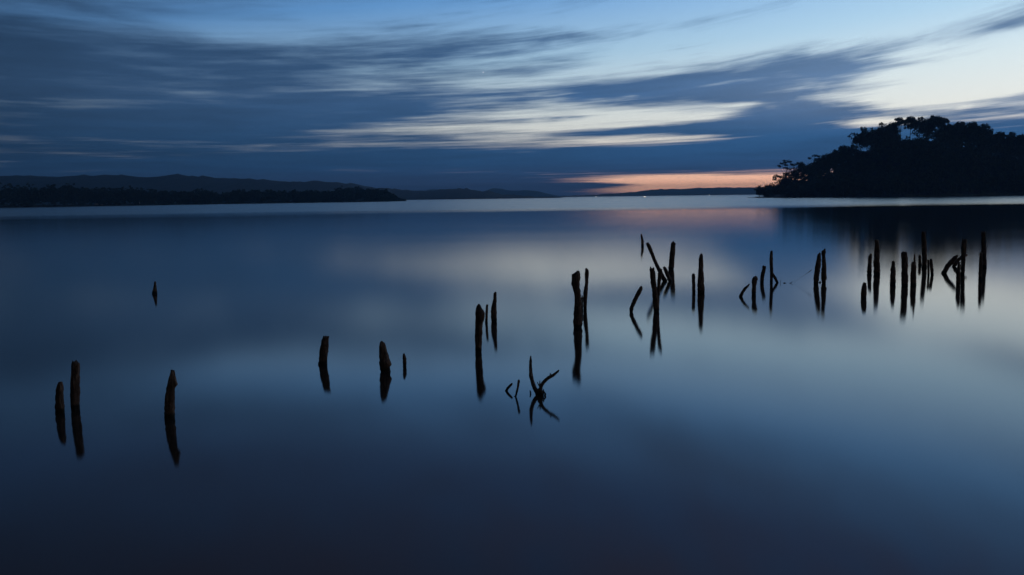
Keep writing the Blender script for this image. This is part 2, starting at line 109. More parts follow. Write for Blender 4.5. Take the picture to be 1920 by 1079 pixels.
HEADLAND = [(228.1, 5200, 3.4), (352.9, 5200, 6.7), (436.2, 5200, 8.4), (519.4, 5200, 13.7), (602.6, 5200, 17.3), (699.7, 5200, 25.1), (741.3, 5200, 32.0), (838.3, 5200, 34.9), (907.6, 5200, 31.2), (935.4, 5200, 35.9), (1046.2, 5200, 37.7), (1184.9, 5200, 37.3), (1281.9, 5200, 36.0), (1559.2, 5200, 35.2), (2058.2, 5200, 34.2), (2890.2, 5200, 28.9)]
TREES = [
 ('umbrella_tree', 'lone flat padded tree leaning left over the point of the island', 802.4, 223.4, [(214.76, 25.08, 1.51, 0.93), (216.52, 26.82, 1.72, 1.08), (218.71, 27.85, 1.72, 1.08), (222.01, 28.8, 2.87, 1.22), (224.05, 28.24, 1.43, 0.72), (219.91, 25.82, 1.51, 0.86), (226.68, 25.73, 2.22, 1.22), (224.71, 26.22, 1.29, 0.86), (220.65, 23.41, 1.51, 0.86), (222.98, 22.6, 1.86, 1.22)]),
 ('umbrella_tree', 'low spreading tree at the island point under the flat padded tree', 798.4, 215.73, [(211.82, 17.17, 2.21, 1.28), (213.78, 16.62, 1.78, 1.07), (210.24, 15.78, 1.43, 0.93), (218.72, 18.84, 2.14, 1.14), (217.32, 16.75, 1.78, 1.21), (220.51, 17.06, 1.71, 1.28), (222.66, 15.62, 2.14, 1.28), (215.21, 15.72, 1.43, 0.86), (218.06, 14.27, 1.78, 1.07), (212.39, 13.99, 2.85, 1.43)]),
 ('gum_tree', 'rounded tree just right of the lone flat padded tree', 802.2, 232.53, [(232.58, 26.26, 2.41, 1.79), (236.14, 20.7, 2.47, 2.01), (232.11, 23.54, 3.11, 1.65), (227.94, 18.26, 2.69, 2.25), (227.67, 19.32, 3.03, 1.77), (237.16, 18.41, 2.2, 1.59), (233.05, 22.33, 2.62, 1.76), (231.8, 26.09, 2.43, 1.96), (232.55, 25.32, 2.44, 1.76), (232.19, 25.06, 2.19, 2.31), (233.18, 23.55, 2.39, 2.45), (236.23, 23.21, 2.57, 2.21), (234.76, 21.56, 2.67, 2.31), (234.31, 24.51, 2.87, 2.35), (236.11, 21.81, 2.87, 1.59), (230.05, 21.78, 2.66, 1.72)]),
 ('umbrella_tree', 'thin tree with two small flat pads above the lower slope', 799.6, 243.75, [(239.21, 30.8, 1.54, 1.03), (241.95, 32.66, 1.71, 1.03), (244.5, 32.21, 1.46, 0.94), (243.69, 29.9, 2.14, 1.28)]),
 ('gum_tree', 'broad low crowned tree halfway up the left slope of the island', 791.5, 249.65, [(249.61, 31.84, 3.73, 2.31), (256.66, 26.21, 3.52, 2.98), (253.36, 26.93, 3.93, 2.72), (251.32, 28.5, 3.65, 2.51), (248.01, 27.78, 5.21, 3.11), (250.33, 29.44, 3.86, 2.06), (242.38, 23.53, 3.95, 2.46), (255.81, 25.03, 4.4, 2.29), (242.31, 24.19, 3.61, 2.61), (257.53, 21.45, 3.7, 3.05), (254.32, 25.72, 5.05, 2.9), (254.18, 27.89, 5.19, 3.13), (244.44, 25.02, 4.69, 2.55), (250.12, 29.22, 5.08, 2.6), (254.84, 27.18, 5.0, 3.06), (249.05, 28.8, 5.07, 2.85), (249.42, 30.69, 3.96, 2.82), (244.53, 24.28, 3.86, 3.07), (246.73, 25.95, 4.67, 2.6), (249.94, 28.36, 4.45, 2.38), (245.13, 27.12, 5.1, 2.74)]),
 ('gum_tree', 'small bushy tree above the broad low crown on the left slope', 795.2, 257.6, [(257.5, 35.51, 2.21, 2.04), (254.0, 30.32, 2.75, 1.93), (253.99, 31.09, 2.83, 1.94), (259.79, 31.16, 2.14, 2.34), (257.05, 33.54, 3.1, 1.88), (253.23, 25.67, 2.44, 1.99), (255.97, 33.27, 3.05, 2.0), (254.96, 31.08, 2.6, 2.76), (260.69, 31.28, 2.22, 2.64), (262.11, 29.68, 2.81, 2.68), (258.92, 34.06, 2.88, 2.54), (254.75, 30.5, 2.24, 1.83), (256.02, 33.46, 2.43, 2.45), (260.72, 28.42, 3.07, 2.8)]),
 ('gum_tree', 'domed tree standing proud of the middle of the left slope', 792.0, 263.28, [(263.12, 38.57, 2.55, 2.31), (263.62, 36.58, 3.06, 2.74), (258.59, 33.67, 3.36, 2.32), (260.42, 31.61, 2.89, 2.98), (262.93, 35.16, 2.48, 2.75), (267.13, 32.32, 3.23, 2.79), (258.65, 29.61, 3.04, 2.37), (258.32, 28.17, 2.89, 2.85), (267.27, 31.06, 3.46, 2.47), (266.39, 33.98, 3.48, 3.03), (258.93, 33.77, 2.57, 3.13), (262.5, 35.17, 2.67, 2.6), (261.95, 36.48, 3.04, 2.69), (267.54, 30.67, 3.47, 3.01), (268.51, 28.47, 2.5, 3.01), (268.23, 27.95, 3.01, 2.84), (260.16, 32.16, 3.02, 2.35), (258.65, 29.08, 3.55, 2.12), (266.38, 34.17, 2.48, 2.36)]),
 ('gum_tree', 'small tree in the dip before the steep rise of the skyline', 791.1, 269.32, [(269.14, 39.35, 1.69, 2.03), (267.17, 36.23, 2.29, 2.28), (270.72, 37.91, 1.96, 2.64), (269.38, 34.88, 2.27, 2.16), (265.77, 29.94, 1.63, 1.79), (270.86, 34.28, 2.23, 2.75), (267.07, 37.12, 1.63, 2.77), (266.47, 35.27, 1.54, 1.83), (265.99, 32.78, 1.66, 2.09), (272.25, 34.33, 2.22, 2.53), (269.67, 36.57, 2.18, 2.38), (267.28, 36.31, 1.73, 2.19)]),
 ('umbrella_tree', 'open crowned tree overhanging the steep left shoulder of the hilltop', 787.6, 280.25, [(276.89, 51.6, 2.36, 2.97), (273.13, 43.78, 2.31, 2.7), (276.04, 45.07, 3.07, 3.73), (274.27, 45.6, 2.45, 2.85), (273.14, 45.12, 3.22, 3.83), (280.06, 43.13, 2.35, 3.06), (278.24, 46.15, 3.14, 3.91), (273.01, 41.84, 2.92, 3.35), (273.84, 45.14, 2.23, 3.99), (280.63, 43.49, 2.48, 3.95), (277.72, 45.41, 3.13, 3.35), (276.12, 47.34, 2.64, 2.84), (275.1, 44.97, 2.18, 2.67), (278.17, 49.28, 2.76, 3.3), (275.48, 44.09, 2.36, 3.21), (274.1, 44.56, 2.45, 3.13), (279.39, 47.58, 2.79, 3.94), (273.07, 46.03, 2.4, 3.73), (278.06, 49.65, 2.52, 2.86)]),
 ('gum_tree', 'large dense tree filling the left shoulder of the hilltop', 781.5, 288.09, [(287.57, 53.48, 4.35, 3.62), (292.14, 44.67, 5.97, 4.5), (295.38, 45.97, 4.93, 4.87), (290.44, 45.19, 4.16, 4.01), (283.12, 46.67, 5.17, 3.19), (282.55, 48.25, 5.91, 4.55), (281.63, 42.4, 4.22, 4.28), (280.92, 48.11, 5.81, 3.54), (282.64, 42.3, 5.82, 3.69), (296.22, 40.09, 5.39, 3.53), (295.85, 39.66, 6.02, 4.78), (284.02, 49.14, 4.28, 3.43), (279.9, 43.39, 5.23, 3.17), (290.88, 49.58, 4.59, 4.64), (287.28, 50.88, 4.97, 4.44), (279.87, 37.38, 3.97, 4.52), (293.92, 48.68, 5.63, 3.83), (289.0, 53.27, 4.02, 3.49), (296.03, 43.25, 5.56, 4.85), (295.81, 42.54, 4.69, 4.11), (292.64, 49.74, 5.55, 4.61), (294.2, 48.07, 5.98, 3.33), (284.81, 47.59, 5.92, 3.78), (295.51, 41.54, 4.6, 3.74), (281.82, 48.97, 4.24, 4.41), (296.82, 41.72, 4.02, 4.95), (288.25, 50.09, 4.43, 4.24), (293.65, 45.53, 4.84, 3.27), (295.26, 46.17, 4.99, 4.68), (281.11, 42.07, 5.99, 4.3), (292.87, 49.47, 4.86, 3.43), (293.97, 46.35, 4.9, 4.97), (294.23, 40.38, 4.91, 4.05), (291.85, 47.57, 4.55, 3.89), (281.33, 45.56, 6.07, 4.9), (289.97, 48.8, 4.65, 3.33), (283.62, 45.15, 5.81, 3.82), (292.95, 43.88, 5.43, 4.37), (292.39, 47.94, 5.45, 3.67), (287.45, 47.06, 5.42, 3.7)]),
 ('gum_tree', 'rounded tree between the dense shoulder tree and the bare trunked trees', 778.0, 295.48, [(294.9, 55.26, 2.17, 2.27), (297.91, 50.21, 2.23, 1.98), (296.43, 52.25, 2.77, 2.41), (297.4, 52.14, 2.82, 2.81), (294.18, 52.34, 2.69, 2.2), (295.47, 51.0, 2.24, 2.89), (296.68, 50.08, 2.31, 2.09), (297.74, 48.88, 2.43, 2.09), (292.28, 49.81, 2.27, 3.06), (295.72, 54.09, 2.66, 2.39), (299.0, 45.67, 2.51, 2.71), (296.79, 50.18, 3.01, 2.02), (293.72, 51.75, 2.28, 2.65), (291.38, 46.45, 2.52, 2.12), (296.41, 53.08, 2.16, 2.53), (291.73, 51.01, 2.89, 2.77)]),
 ('bare_trunk_tree', 'left one of the tall bare trunked trees on the hilltop', 778.8, 302.82, [(302.12, 59.35, 2.5, 1.6), (298.59, 54.9, 2.34, 1.83), (300.74, 58.92, 2.89, 1.43), (301.44, 59.07, 2.37, 1.74), (305.58, 57.05, 2.53, 1.9), (306.91, 53.53, 2.75, 2.18), (297.56, 52.5, 2.61, 1.52), (298.23, 55.71, 3.27, 1.55), (303.03, 56.9, 2.72, 1.84), (297.65, 55.77, 2.51, 1.95), (301.4, 58.15, 2.99, 1.76), (300.12, 55.83, 3.13, 1.6), (302.94, 57.34, 3.35, 1.99), (300.01, 55.05, 2.4, 1.74), (304.84, 57.71, 2.86, 1.43), (303.95, 56.09, 2.97, 2.1), (300.25, 56.29, 3.0, 1.87)]),
 ('bare_trunk_tree', 'middle one of the tall bare trunked trees on the hilltop', 777.2, 309.66, [(308.92, 59.55, 2.5, 1.6), (313.82, 55.15, 3.13, 1.47), (306.41, 54.87, 2.51, 1.91), (308.54, 57.88, 2.87, 1.55), (312.41, 57.34, 2.54, 1.41), (306.55, 57.23, 3.37, 1.7), (304.99, 56.05, 3.49, 1.45), (310.21, 57.96, 3.07, 1.67), (310.96, 57.14, 3.06, 2.12), (309.78, 58.95, 2.33, 2.15), (308.82, 58.86, 3.43, 1.86), (311.39, 55.44, 2.6, 1.68), (312.92, 56.52, 3.2, 1.48), (310.97, 56.39, 3.43, 2.07), (308.98, 58.84, 2.44, 1.82), (309.03, 59.31, 3.38, 1.8), (311.05, 58.11, 2.55, 1.41)]),
 ('bare_trunk_tree', 'right one of the tall bare trunked trees on the hilltop', 773.6, 315.64, [(314.91, 58.25, 2.32, 1.72), (313.7, 57.5, 3.09, 1.51), (315.02, 54.68, 2.18, 1.99), (316.04, 57.9, 2.53, 2.11), (314.52, 55.35, 2.27, 1.71), (311.27, 53.43, 3.16, 2.02), (317.62, 55.38, 2.95, 1.6), (312.97, 54.88, 2.93, 1.87), (311.03, 54.0, 2.33, 1.75), (317.96, 55.71, 3.12, 2.27), (310.74, 52.95, 2.66, 1.53), (314.27, 54.58, 2.22, 2.02), (311.37, 53.3, 3.13, 1.68), (310.28, 53.2, 2.71, 1.52), (311.03, 53.03, 3.16, 1.87), (313.99, 55.58, 2.2, 2.01), (311.85, 53.92, 3.2, 1.56)]),
 ('gum_tree', 'round tree left of the highest peaked tree', 771.3, 320.44, [(319.7, 57.41, 2.15, 1.72), (319.13, 55.07, 2.15, 2.2), (322.71, 52.88, 2.11, 1.95), (318.2, 55.98, 2.96, 2.36), (315.82, 49.99, 2.58, 1.83), (317.85, 53.97, 2.42, 2.09), (321.17, 56.47, 2.76, 2.35), (324.07, 50.6, 1.98, 1.51), (316.58, 51.21, 2.26, 1.82), (323.37, 53.12, 2.52, 1.88), (315.96, 51.48, 2.84, 1.64), (317.31, 54.47, 1.97, 1.93), (322.65, 52.93, 2.51, 2.24), (316.68, 52.93, 2.34, 2.02), (316.39, 51.55, 2.04, 1.65), (322.59, 51.9, 2.4, 1.86)]),
 ('gum_tree', 'highest tree on the island, with a peaked crown', 769.8, 327.58, [(326.76, 59.43, 3.3, 2.11), (327.69, 54.86, 3.74, 2.38), (327.98, 58.42, 3.81, 2.51), (330.83, 57.07, 3.47, 1.94), (331.14, 53.88, 3.04, 2.88), (333.35, 50.97, 3.98, 2.01), (320.31, 51.24, 3.07, 2.05), (323.26, 57.94, 3.73, 2.31), (331.59, 54.2, 4.02, 2.37), (329.05, 56.68, 3.43, 2.9), (333.82, 49.26, 4.14, 2.18), (323.12, 56.52, 3.08, 2.66), (325.5, 55.16, 3.61, 2.86), (331.59, 56.66, 3.31, 2.81), (326.47, 54.65, 3.62, 1.92), (328.64, 55.31, 3.41, 1.94), (324.59, 54.22, 4.22, 1.97), (323.32, 57.65, 3.07, 2.69), (322.46, 54.46, 3.71, 2.05), (329.98, 57.66, 4.03, 1.97), (325.7, 58.33, 3.41, 2.87), (331.01, 55.89, 4.43, 2.07), (325.42, 55.09, 4.03, 1.95), (333.64, 52.51, 3.39, 2.66), (324.46, 57.47, 3.09, 1.94), (327.92, 58.15, 3.96, 2.24), (326.23, 54.74, 3.77, 2.45), (331.88, 55.42, 3.22, 2.81), (331.2, 55.93, 3.28, 2.63)]),
 ('gum_tree', 'tree in the dip right of the highest peaked tree', 767.0, 335.38, [(334.71, 52.2, 2.14, 1.97), (336.2, 48.71, 2.07, 1.74), (333.64, 50.72, 2.79, 2.41), (335.69, 49.49, 2.63, 1.87), (334.2, 51.44, 2.89, 1.78), (337.61, 49.73, 2.66, 2.06), (333.97, 48.23, 1.94, 1.79), (338.57, 46.05, 2.02, 2.7), (338.82, 47.21, 2.37, 1.86), (333.14, 48.74, 2.1, 2.41), (330.86, 47.0, 2.79, 2.12), (334.06, 49.4, 2.43, 2.1), (330.76, 43.97, 2.96, 2.69), (336.22, 50.09, 2.31, 2.41), (336.28, 51.13, 2.17, 2.08)]),
 ('gum_tree', 'round topped tree first right of the dip', 765.8, 343.41, [(342.65, 54.22, 2.79, 1.97), (344.91, 50.45, 3.69, 1.91), (339.58, 52.16, 2.82, 2.45), (338.51, 48.94, 2.81, 2.01), (341.96, 50.36, 3.36, 1.74), (340.1, 52.64, 3.73, 2.52), (346.36, 48.49, 3.55, 2.66), (346.14, 51.27, 3.7, 2.2), (345.72, 50.34, 3.11, 2.08), (341.88, 52.76, 2.67, 2.53), (346.29, 47.86, 3.47, 2.27), (345.58, 52.38, 3.45, 2.16), (338.98, 51.19, 3.24, 1.97), (342.26, 51.47, 3.06, 1.85), (342.57, 53.18, 2.84, 1.91), (341.12, 53.63, 3.42, 2.66), (341.47, 50.77, 3.81, 1.77), (338.67, 47.88, 3.68, 2.35), (338.82, 49.97, 3.72, 2.6), (346.25, 51.38, 3.7, 2.09)]),
 ('gum_tree', 'knobbly topped tree second right of the dip', 764.1, 351.58, [(350.8, 53.86, 2.46, 2.1), (352.99, 49.86, 3.36, 2.12), (348.45, 49.1, 3.02, 2.15), (352.76, 51.27, 3.16, 1.96), (348.15, 47.89, 2.65, 2.11), (354.06, 48.74, 2.39, 2.41), (352.52, 52.55, 3.01, 1.96), (349.16, 53.0, 2.46, 2.86), (349.96, 48.92, 2.75, 2.47), (354.8, 47.32, 2.35, 2.45), (352.2, 52.67, 2.33, 2.75), (350.97, 52.95, 2.77, 2.06), (353.98, 49.47, 2.34, 2.69), (346.76, 48.65, 2.24, 2.61), (347.03, 47.95, 2.32, 2.34), (352.79, 50.58, 2.77, 2.34), (350.24, 50.94, 2.33, 2.33), (348.27, 48.23, 3.36, 1.9), (347.34, 47.63, 2.91, 1.85), (353.05, 48.42, 2.73, 2.2)]),
 ('umbrella_tree', 'last high tree before the skyline drops at the right', 756.2, 357.2, [(356.45, 51.5, 2.59, 2.2), (351.47, 41.76, 2.54, 3.01), (351.55, 41.17, 3.22, 2.87), (362.07, 43.86, 2.77, 2.71), (354.16, 49.18, 2.63, 2.87), (360.72, 44.01, 2.62, 2.95), (356.61, 50.35, 2.92, 2.39), (352.12, 44.33, 2.8, 2.56), (361.33, 43.58, 2.86, 2.88), (362.06, 42.7, 3.56, 1.95), (352.69, 47.62, 3.55, 2.69), (358.89, 49.0, 2.97, 2.91), (352.27, 47.09, 2.39, 2.44), (360.29, 45.9, 2.85, 2.48), (353.21, 44.31, 2.79, 2.19), (354.56, 46.59, 2.75, 2.92), (354.77, 48.75, 2.43, 2.93), (359.78, 47.05, 2.48, 2.47), (355.25, 46.95, 3.54, 2.74), (354.19, 50.39, 3.49, 2.97)]),
 ('gum_tree', 'low rounded tree first after the drop in the skyline', 756.3, 368.95, [(368.35, 45.46, 2.43, 1.94), (368.21, 43.6, 2.73, 2.1), (369.99, 43.85, 2.96, 1.71), (366.41, 43.26, 2.36, 2.42), (366.56, 41.27, 3.35, 1.95), (372.55, 38.44, 3.0, 1.73), (368.0, 42.63, 2.55, 1.92), (366.48, 43.67, 3.15, 2.04), (367.66, 42.5, 3.34, 1.99), (364.01, 36.52, 3.2, 2.47), (368.62, 44.42, 2.38, 2.0), (367.96, 45.18, 3.04, 2.41), (363.7, 36.4, 2.78, 2.59), (368.21, 41.88, 2.74, 2.3), (368.34, 45.39, 2.36, 1.93), (367.46, 43.69, 2.84, 2.34), (367.39, 43.89, 2.81, 2.63)]),
 ('gum_tree', 'low rounded tree second after the drop in the skyline', 752.4, 377.03, [(376.41, 45.11, 2.42, 1.93), (379.7, 38.85, 2.53, 2.43), (378.59, 41.35, 2.31, 1.72), (375.36, 41.56, 2.48, 2.18), (374.72, 40.73, 3.32, 2.08), (381.62, 39.22, 3.16, 2.54), (373.08, 39.45, 2.85, 2.62), (373.62, 41.05, 3.24, 2.31), (374.52, 44.12, 3.31, 2.15), (381.61, 38.91, 3.16, 2.48), (380.77, 41.18, 2.63, 1.74), (379.04, 42.26, 3.34, 2.06), (379.35, 39.69, 2.47, 2.23), (381.25, 38.09, 2.61, 1.95), (379.38, 42.59, 2.91, 2.23), (376.97, 44.51, 2.97, 2.58), (374.66, 43.07, 3.28, 2.25)]),
 ('gum_tree', 'rightmost skyline tree at the edge of the picture', 751.8, 385.54, [(384.95, 43.58, 2.42, 1.93), (386.64, 41.62, 2.41, 2.16), (384.96, 41.45, 2.73, 1.95), (382.61, 39.34, 2.57, 2.34), (388.02, 38.01, 3.31, 1.92), (382.46, 38.97, 2.87, 1.89), (386.89, 39.07, 3.18, 1.9), (382.95, 42.85, 3.35, 1.9), (387.35, 40.17, 2.89, 2.2), (388.39, 38.68, 2.54, 1.8), (384.86, 39.45, 2.35, 2.35), (386.3, 42.58, 2.42, 2.35), (384.38, 41.73, 2.75, 1.79), (387.12, 40.14, 2.82, 2.02), (388.28, 37.87, 2.83, 1.78), (381.51, 40.38, 2.27, 2.32), (385.42, 42.66, 3.27, 2.3)]),
]
SMALL = {'rock0': (-371.0, 866.1, 1.31), 'rock1': (-366.7, 872.3, 1.3), 'rock2': (-363.7, 876.4, 1.6), 'rock3': (-360.5, 880.9, 0.87), 'rock4': (-351.7, 892.8, 0.76), 'marker': (-338.0, 910.3, 1.03), 'boat': (205.9, 1542.4, 0), 'lampA': (130.7, 1538.7, 0), 'lampB': (392.3, 1975.8, 0)}
CLOUD_FORMS = [(-15.1, 9.23, 5.83, 0.46, -0.55), (-6.97, 10.37, 8.59, 0.6, -0.65), (8.26, 8.89, 12.27, 0.79, -0.75), (21.4, 6.84, 11.66, 0.66, -0.9), (11.19, 7.48, 4.91, 0.41, -0.35), (7.37, 6.36, 3.68, 0.36, -0.35), (24.06, 4.13, 5.21, 0.49, -1.1), (26.01, 4.87, 3.68, 0.41, -0.75), (25.24, 5.52, 3.99, 0.27, -0.4), (21.45, 5.58, 1.84, 0.12, -0.3), (21.47, 4.91, 3.68, 0.17, -0.4), (3.76, 4.16, 4.91, 0.59, -0.75), (7.37, 2.95, 5.21, 0.21, -0.75), (10.33, 3.99, 3.07, 0.17, -0.5), (-4.73, 3.84, 3.68, 0.18, -0.35), (-0.75, 6.64, 2.45, 0.74, -0.25), (-1.68, 5.24, 3.37, 0.24, -0.2), (10.05, 0.67, 5.52, 0.36, -1.4), (19.93, 3.31, 2.3, 0.16, -1.0), (-11.86, 3.85, 3.68, 0.18, -0.1), (-20.57, 2.52, 5.52, 0.21, -0.3), (13.09, 4.39, 1.38, 0.14, -0.6), (-23.01, 6.26, 10.12, 3.92, 0.35), (-3.13, 8.25, 6.75, 1.01, 0.3), (4.39, 7.94, 3.99, 0.45, 0.35), (1.67, 6.77, 2.45, 0.35, 0.25), (5.88, 5.36, 7.67, 0.34, 0.5), (-10.66, 5.01, 7.98, 0.61, 0.4), (-13.59, 3.99, 7.98, 0.43, 0.3), (-1.73, 2.06, 30.67, 0.73, 0.6), (17.49, 2.55, 10.12, 0.79, 0.6), (15.8, 3.89, 3.07, 0.87, 0.8), (13.8, 5.17, 6.13, 0.59, 0.35), (17.71, 5.59, 5.52, 0.35, 0.18), (19.85, 6.09, 4.6, 0.17, 0.22), (14.07, 6.23, 4.6, 0.21, 0.25), (26.44, 5.78, 1.84, 0.11, 0.3), (-20.53, 3.58, 9.82, 0.37, 0.3), (3.16, 4.24, 1.69, 0.15, 0.7), (7.07, 3.42, 3.99, 0.15, 0.5), (4.65, 0.6, 2.45, 0.12, 1.1), (0.68, 0.23, 3.37, 0.28, 0.8), (-16.54, 0.8, 17.18, 0.43, 1.0), (21.51, 3.65, 7.67, 0.29, 0.4), (7.37, 4.74, 1.84, 0.14, 0.3), (11.21, 3.49, 2.76, 0.14, 0.5), (0.12, 4.17, 2.15, 0.15, 0.35), (25.33, 3.72, 2.45, 0.12, 0.4)]


# ------------------------------------------------------------------ world: dusk sky, sun already set at the right
world = bpy.data.worlds.new('World')
scene.world = world
world.use_nodes = True
nt = world.node_tree
for n in list(nt.nodes): nt.nodes.remove(n)

class G:
    """small helper to write node maths"""
    def __init__(self, tree): self.t = tree
    def node(self, kind, **kw):
        n = self.t.nodes.new(kind)
        for k, v in kw.items(): setattr(n, k, v)
        return n
    def put(self, sock, v):
        if isinstance(v, bpy.types.NodeSocket): self.t.links.new(v, sock)
        else: sock.default_value = v
    def m(self, op, a, b=0.0, c=0.0, clamp=False):
        n = self.node('ShaderNodeMath', operation=op, use_clamp=clamp)
        self.put(n.inputs[0], a); self.put(n.inputs[1], b); self.put(n.inputs[2], c)
        return n.outputs[0]
    def v(self, op, a, b=(0, 0, 0)):
        n = self.node('ShaderNodeVectorMath', operation=op)
        self.put(n.inputs[0], a); self.put(n.inputs[1], b)
        return n.outputs['Value'] if op in ('DOT_PRODUCT', 'LENGTH') else n.outputs['Vector']
    def xyz(self, x, y, z=0.0):
        n = self.node('ShaderNodeCombineXYZ')
        for i, q in enumerate((x, y, z)): self.put(n.inputs[i], q)
        return n.outputs[0]
    def noise(self, vec, scale=1.0, detail=3.0, rough=0.5, dist=0.0):
        n = self.node('ShaderNodeTexNoise')
        self.put(n.inputs['Vector'], vec)
        n.inputs['Scale'].default_value = scale; n.inputs['Detail'].default_value = detail
        n.inputs['Roughness'].default_value = rough; n.inputs['Distortion'].default_value = dist
        return n.outputs['Fac']
    def ramp(self, fac, stops, interp='LINEAR'):
        n = self.node('ShaderNodeValToRGB'); r = n.color_ramp; r.interpolation = interp
        while len(r.elements) < len(stops): r.elements.new(0.5)
        for e, (p, c) in zip(r.elements, stops):
            e.position = p; e.color = (*c, 1) if len(c) == 3 else c
        self.put(n.inputs[0], fac)
        return n.outputs[0]
    def mix(self, fac, a, b, blend='MIX'):
        n = self.node('ShaderNodeMix', data_type='RGBA', blend_type=blend)
        self.put(n.inputs[0], fac)
        for s, q in ((n.inputs[6], a), (n.inputs[7], b)):
            if isinstance(q, tuple): q = (*q, 1) if len(q) == 3 else q
            self.put(s, q)
        return n.outputs[2]
    def step(self, x, lo, hi, a=0.0, b=1.0):
        n = self.node('ShaderNodeMapRange', interpolation_type='SMOOTHSTEP')
        for i, q in enumerate((x, lo, hi, a, b)): self.put(n.inputs[i], q)
        return n.outputs[0]

w = G(nt)
tc = w.node('ShaderNodeTexCoord')
sep = w.node('ShaderNodeSeparateXYZ'); nt.links.new(tc.outputs['Generated'], sep.inputs[0])
dx, dy, dz = sep.outputs
DEG = 180 / math.pi
u = w.m('MULTIPLY', w.m('ARCTAN2', dx, dy), DEG)                       # compass angle, 0 = lake axis
hlen = w.m('SQRT', w.m('ADD', w.m('MULTIPLY', dx, dx), w.m('MULTIPLY', dy, dy)))
v = w.m('MAXIMUM', w.m('MULTIPLY', w.m('ARCTAN2', dz, hlen), DEG), 0.0)  # height above the horizon
uc = w.m('ADD', w.m('MINIMUM', w.m('MAXIMUM', u, -60.0), 60.0), 14.0)
fan = w.m('ADD', w.m('MULTIPLY', w.m('DIVIDE', w.m('MULTIPLY', uc, uc), 3400.0), w.m('MINIMUM', w.m('DIVIDE', v, 9.0), 1.3)), 1.0)
vw = w.m('DIVIDE', v, fan)                                             # cloud streaks fan out with the wind
lg = w.m('LOGARITHM', w.m('ADD', vw, 1.0), math.e)
# clear twilight sky
glow = w.m('POWER', w.m('MULTIPLY', w.m('ADD', w.m('COSINE', w.m('DIVIDE', w.m('SUBTRACT', u, 35.0), DEG)), 1.0), 0.5), 3.0)
amp = w.m('ADD', w.m('MULTIPLY', glow, SKY_A), SKY_B)
veff = w.m('MULTIPLY', v, w.m('ADD', w.m('MULTIPLY', w.m('SUBTRACT', 27.0, w.m('MINIMUM', w.m('MAXIMUM', u, -80.0), 60.0)), 0.012), 1.0))
clear = w.ramp(w.m('DIVIDE', veff, 90.0), [(p / 90.0, c) for p, c in CLEAR])
clear = w.mix(1.0, clear, w.xyz(amp, amp, amp), 'MULTIPLY')
sky = w.node('ShaderNodeTexSky', sky_type='NISHITA', sun_disc=False)
sky.sun_elevation = math.radians(-2.5); sky.sun_rotation = math.radians(35)
clear = w.mix(0.06, clear, w.mix(1.0, sky.outputs[0], (0.8, 1.0, 1.6), 'MULTIPLY'))
# cloud cover: long-exposure streaks
P2 = w.xyz(u, vw)
gaps = banks = None
for (cu, cv, su, sv, amt) in CLOUD_FORMS:
    d = w.v('MULTIPLY', w.v('SUBTRACT', P2, (cu, cv, 0)), (1 / su, 1 / sv, 0))
    g = w.m('MULTIPLY', w.m('EXPONENT', w.m('MULTIPLY', w.v('DOT_PRODUCT', d, d), -0.7)), amt)
    if amt < 0: gaps = g if gaps is None else w.m('ADD', gaps, g)
    else: banks = g if banks is None else w.m('ADD', banks, g)
torn = w.noise(w.xyz(w.m('MULTIPLY', u, 0.17), w.m('MULTIPLY', w.m('SUBTRACT', lg, w.m('MULTIPLY', u, 0.006)), 7.0), 5.3), 1.0, 4.0, 0.55, 0.3)
tear = w.step(torn, 0.36, 0.6, w.m('MAXIMUM', w.step(v, 2.5, 4.5, 0.95, 0.5), w.step(u, -14.0, 2.0, 0.95, 0.5)), 1.1)
cover = w.m('ADD', gaps, w.m('MULTIPLY', banks, tear))
n1 = w.noise(w.xyz(w.m('MULTIPLY', u, 0.045), w.m('MULTIPLY', lg, 2.6), 3.1), 1.0, 3.0, 0.5, 0.3)
n2 = w.noise(w.xyz(w.m('MULTIPLY', u, 0.15), w.m('MULTIPLY', lg, 10.0), 7.7), 1.0, 5.0, 0.52, 0.25)
n3 = w.noise(w.xyz(w.m('MULTIPLY', u, 0.2), w.m('MULTIPLY', w.m('SUBTRACT', lg, w.m('MULTIPLY', u, 0.003)), 34.0), 1.7), 1.0, 4.0, 0.6, 0.1)
dens = w.m('ADD', cover, COVER)
calm_up = w.step(v, 11.0, 17.0, 1.0, 0.4)      # softer cloud sheet higher up
n1 = w.m('ADD', w.m('MULTIPLY', w.m('SUBTRACT', n1, 0.5), calm_up), 0.5)
n2 = w.m('ADD', w.m('MULTIPLY', w.m('SUBTRACT', n2, 0.5), calm_up), 0.5)
dens = w.m('ADD', dens, w.m('MULTIPLY', w.m('SUBTRACT', n1, 0.5), N1))
dens = w.m('ADD', dens, w.m('MULTIPLY', w.m('SUBTRACT', n2, 0.5), N2))
dens = w.m('ADD', dens, w.m('MULTIPLY', w.m('SUBTRACT', n3, 0.5), w.m('MULTIPLY', w.step(u, -22.0, 6.0, 0.35, 1.0), N3)))
dens = w.m('SUBTRACT', dens, w.m('MULTIPLY', w.step(v, 10.0, 13.0), 0.18))
alpha = w.step(dens, 0.02, 1.0)
ccol = w.ramp(w.m('DIVIDE', v, 60.0), [(p / 60.0, c) for p, c in CLOUDC])
camp = w.m('ADD', w.m('MULTIPLY', glow, CL_A), CL_B)
thick = w.step(w.m('ADD', n2, w.m('MULTIPLY', n3, 0.4)), 0.35, 1.05, 1.18, 0.84)
camp = w.m('MULTIPLY', camp, thick)
ccol = w.mix(1.0, ccol, w.xyz(camp, camp, camp), 'MULTIPLY')
thin = w.m('MULTIPLY', w.step(u, 2.0, 24.0), w.step(v, 3.0, 5.5))      # thinner, lit cloud towards the afterglow
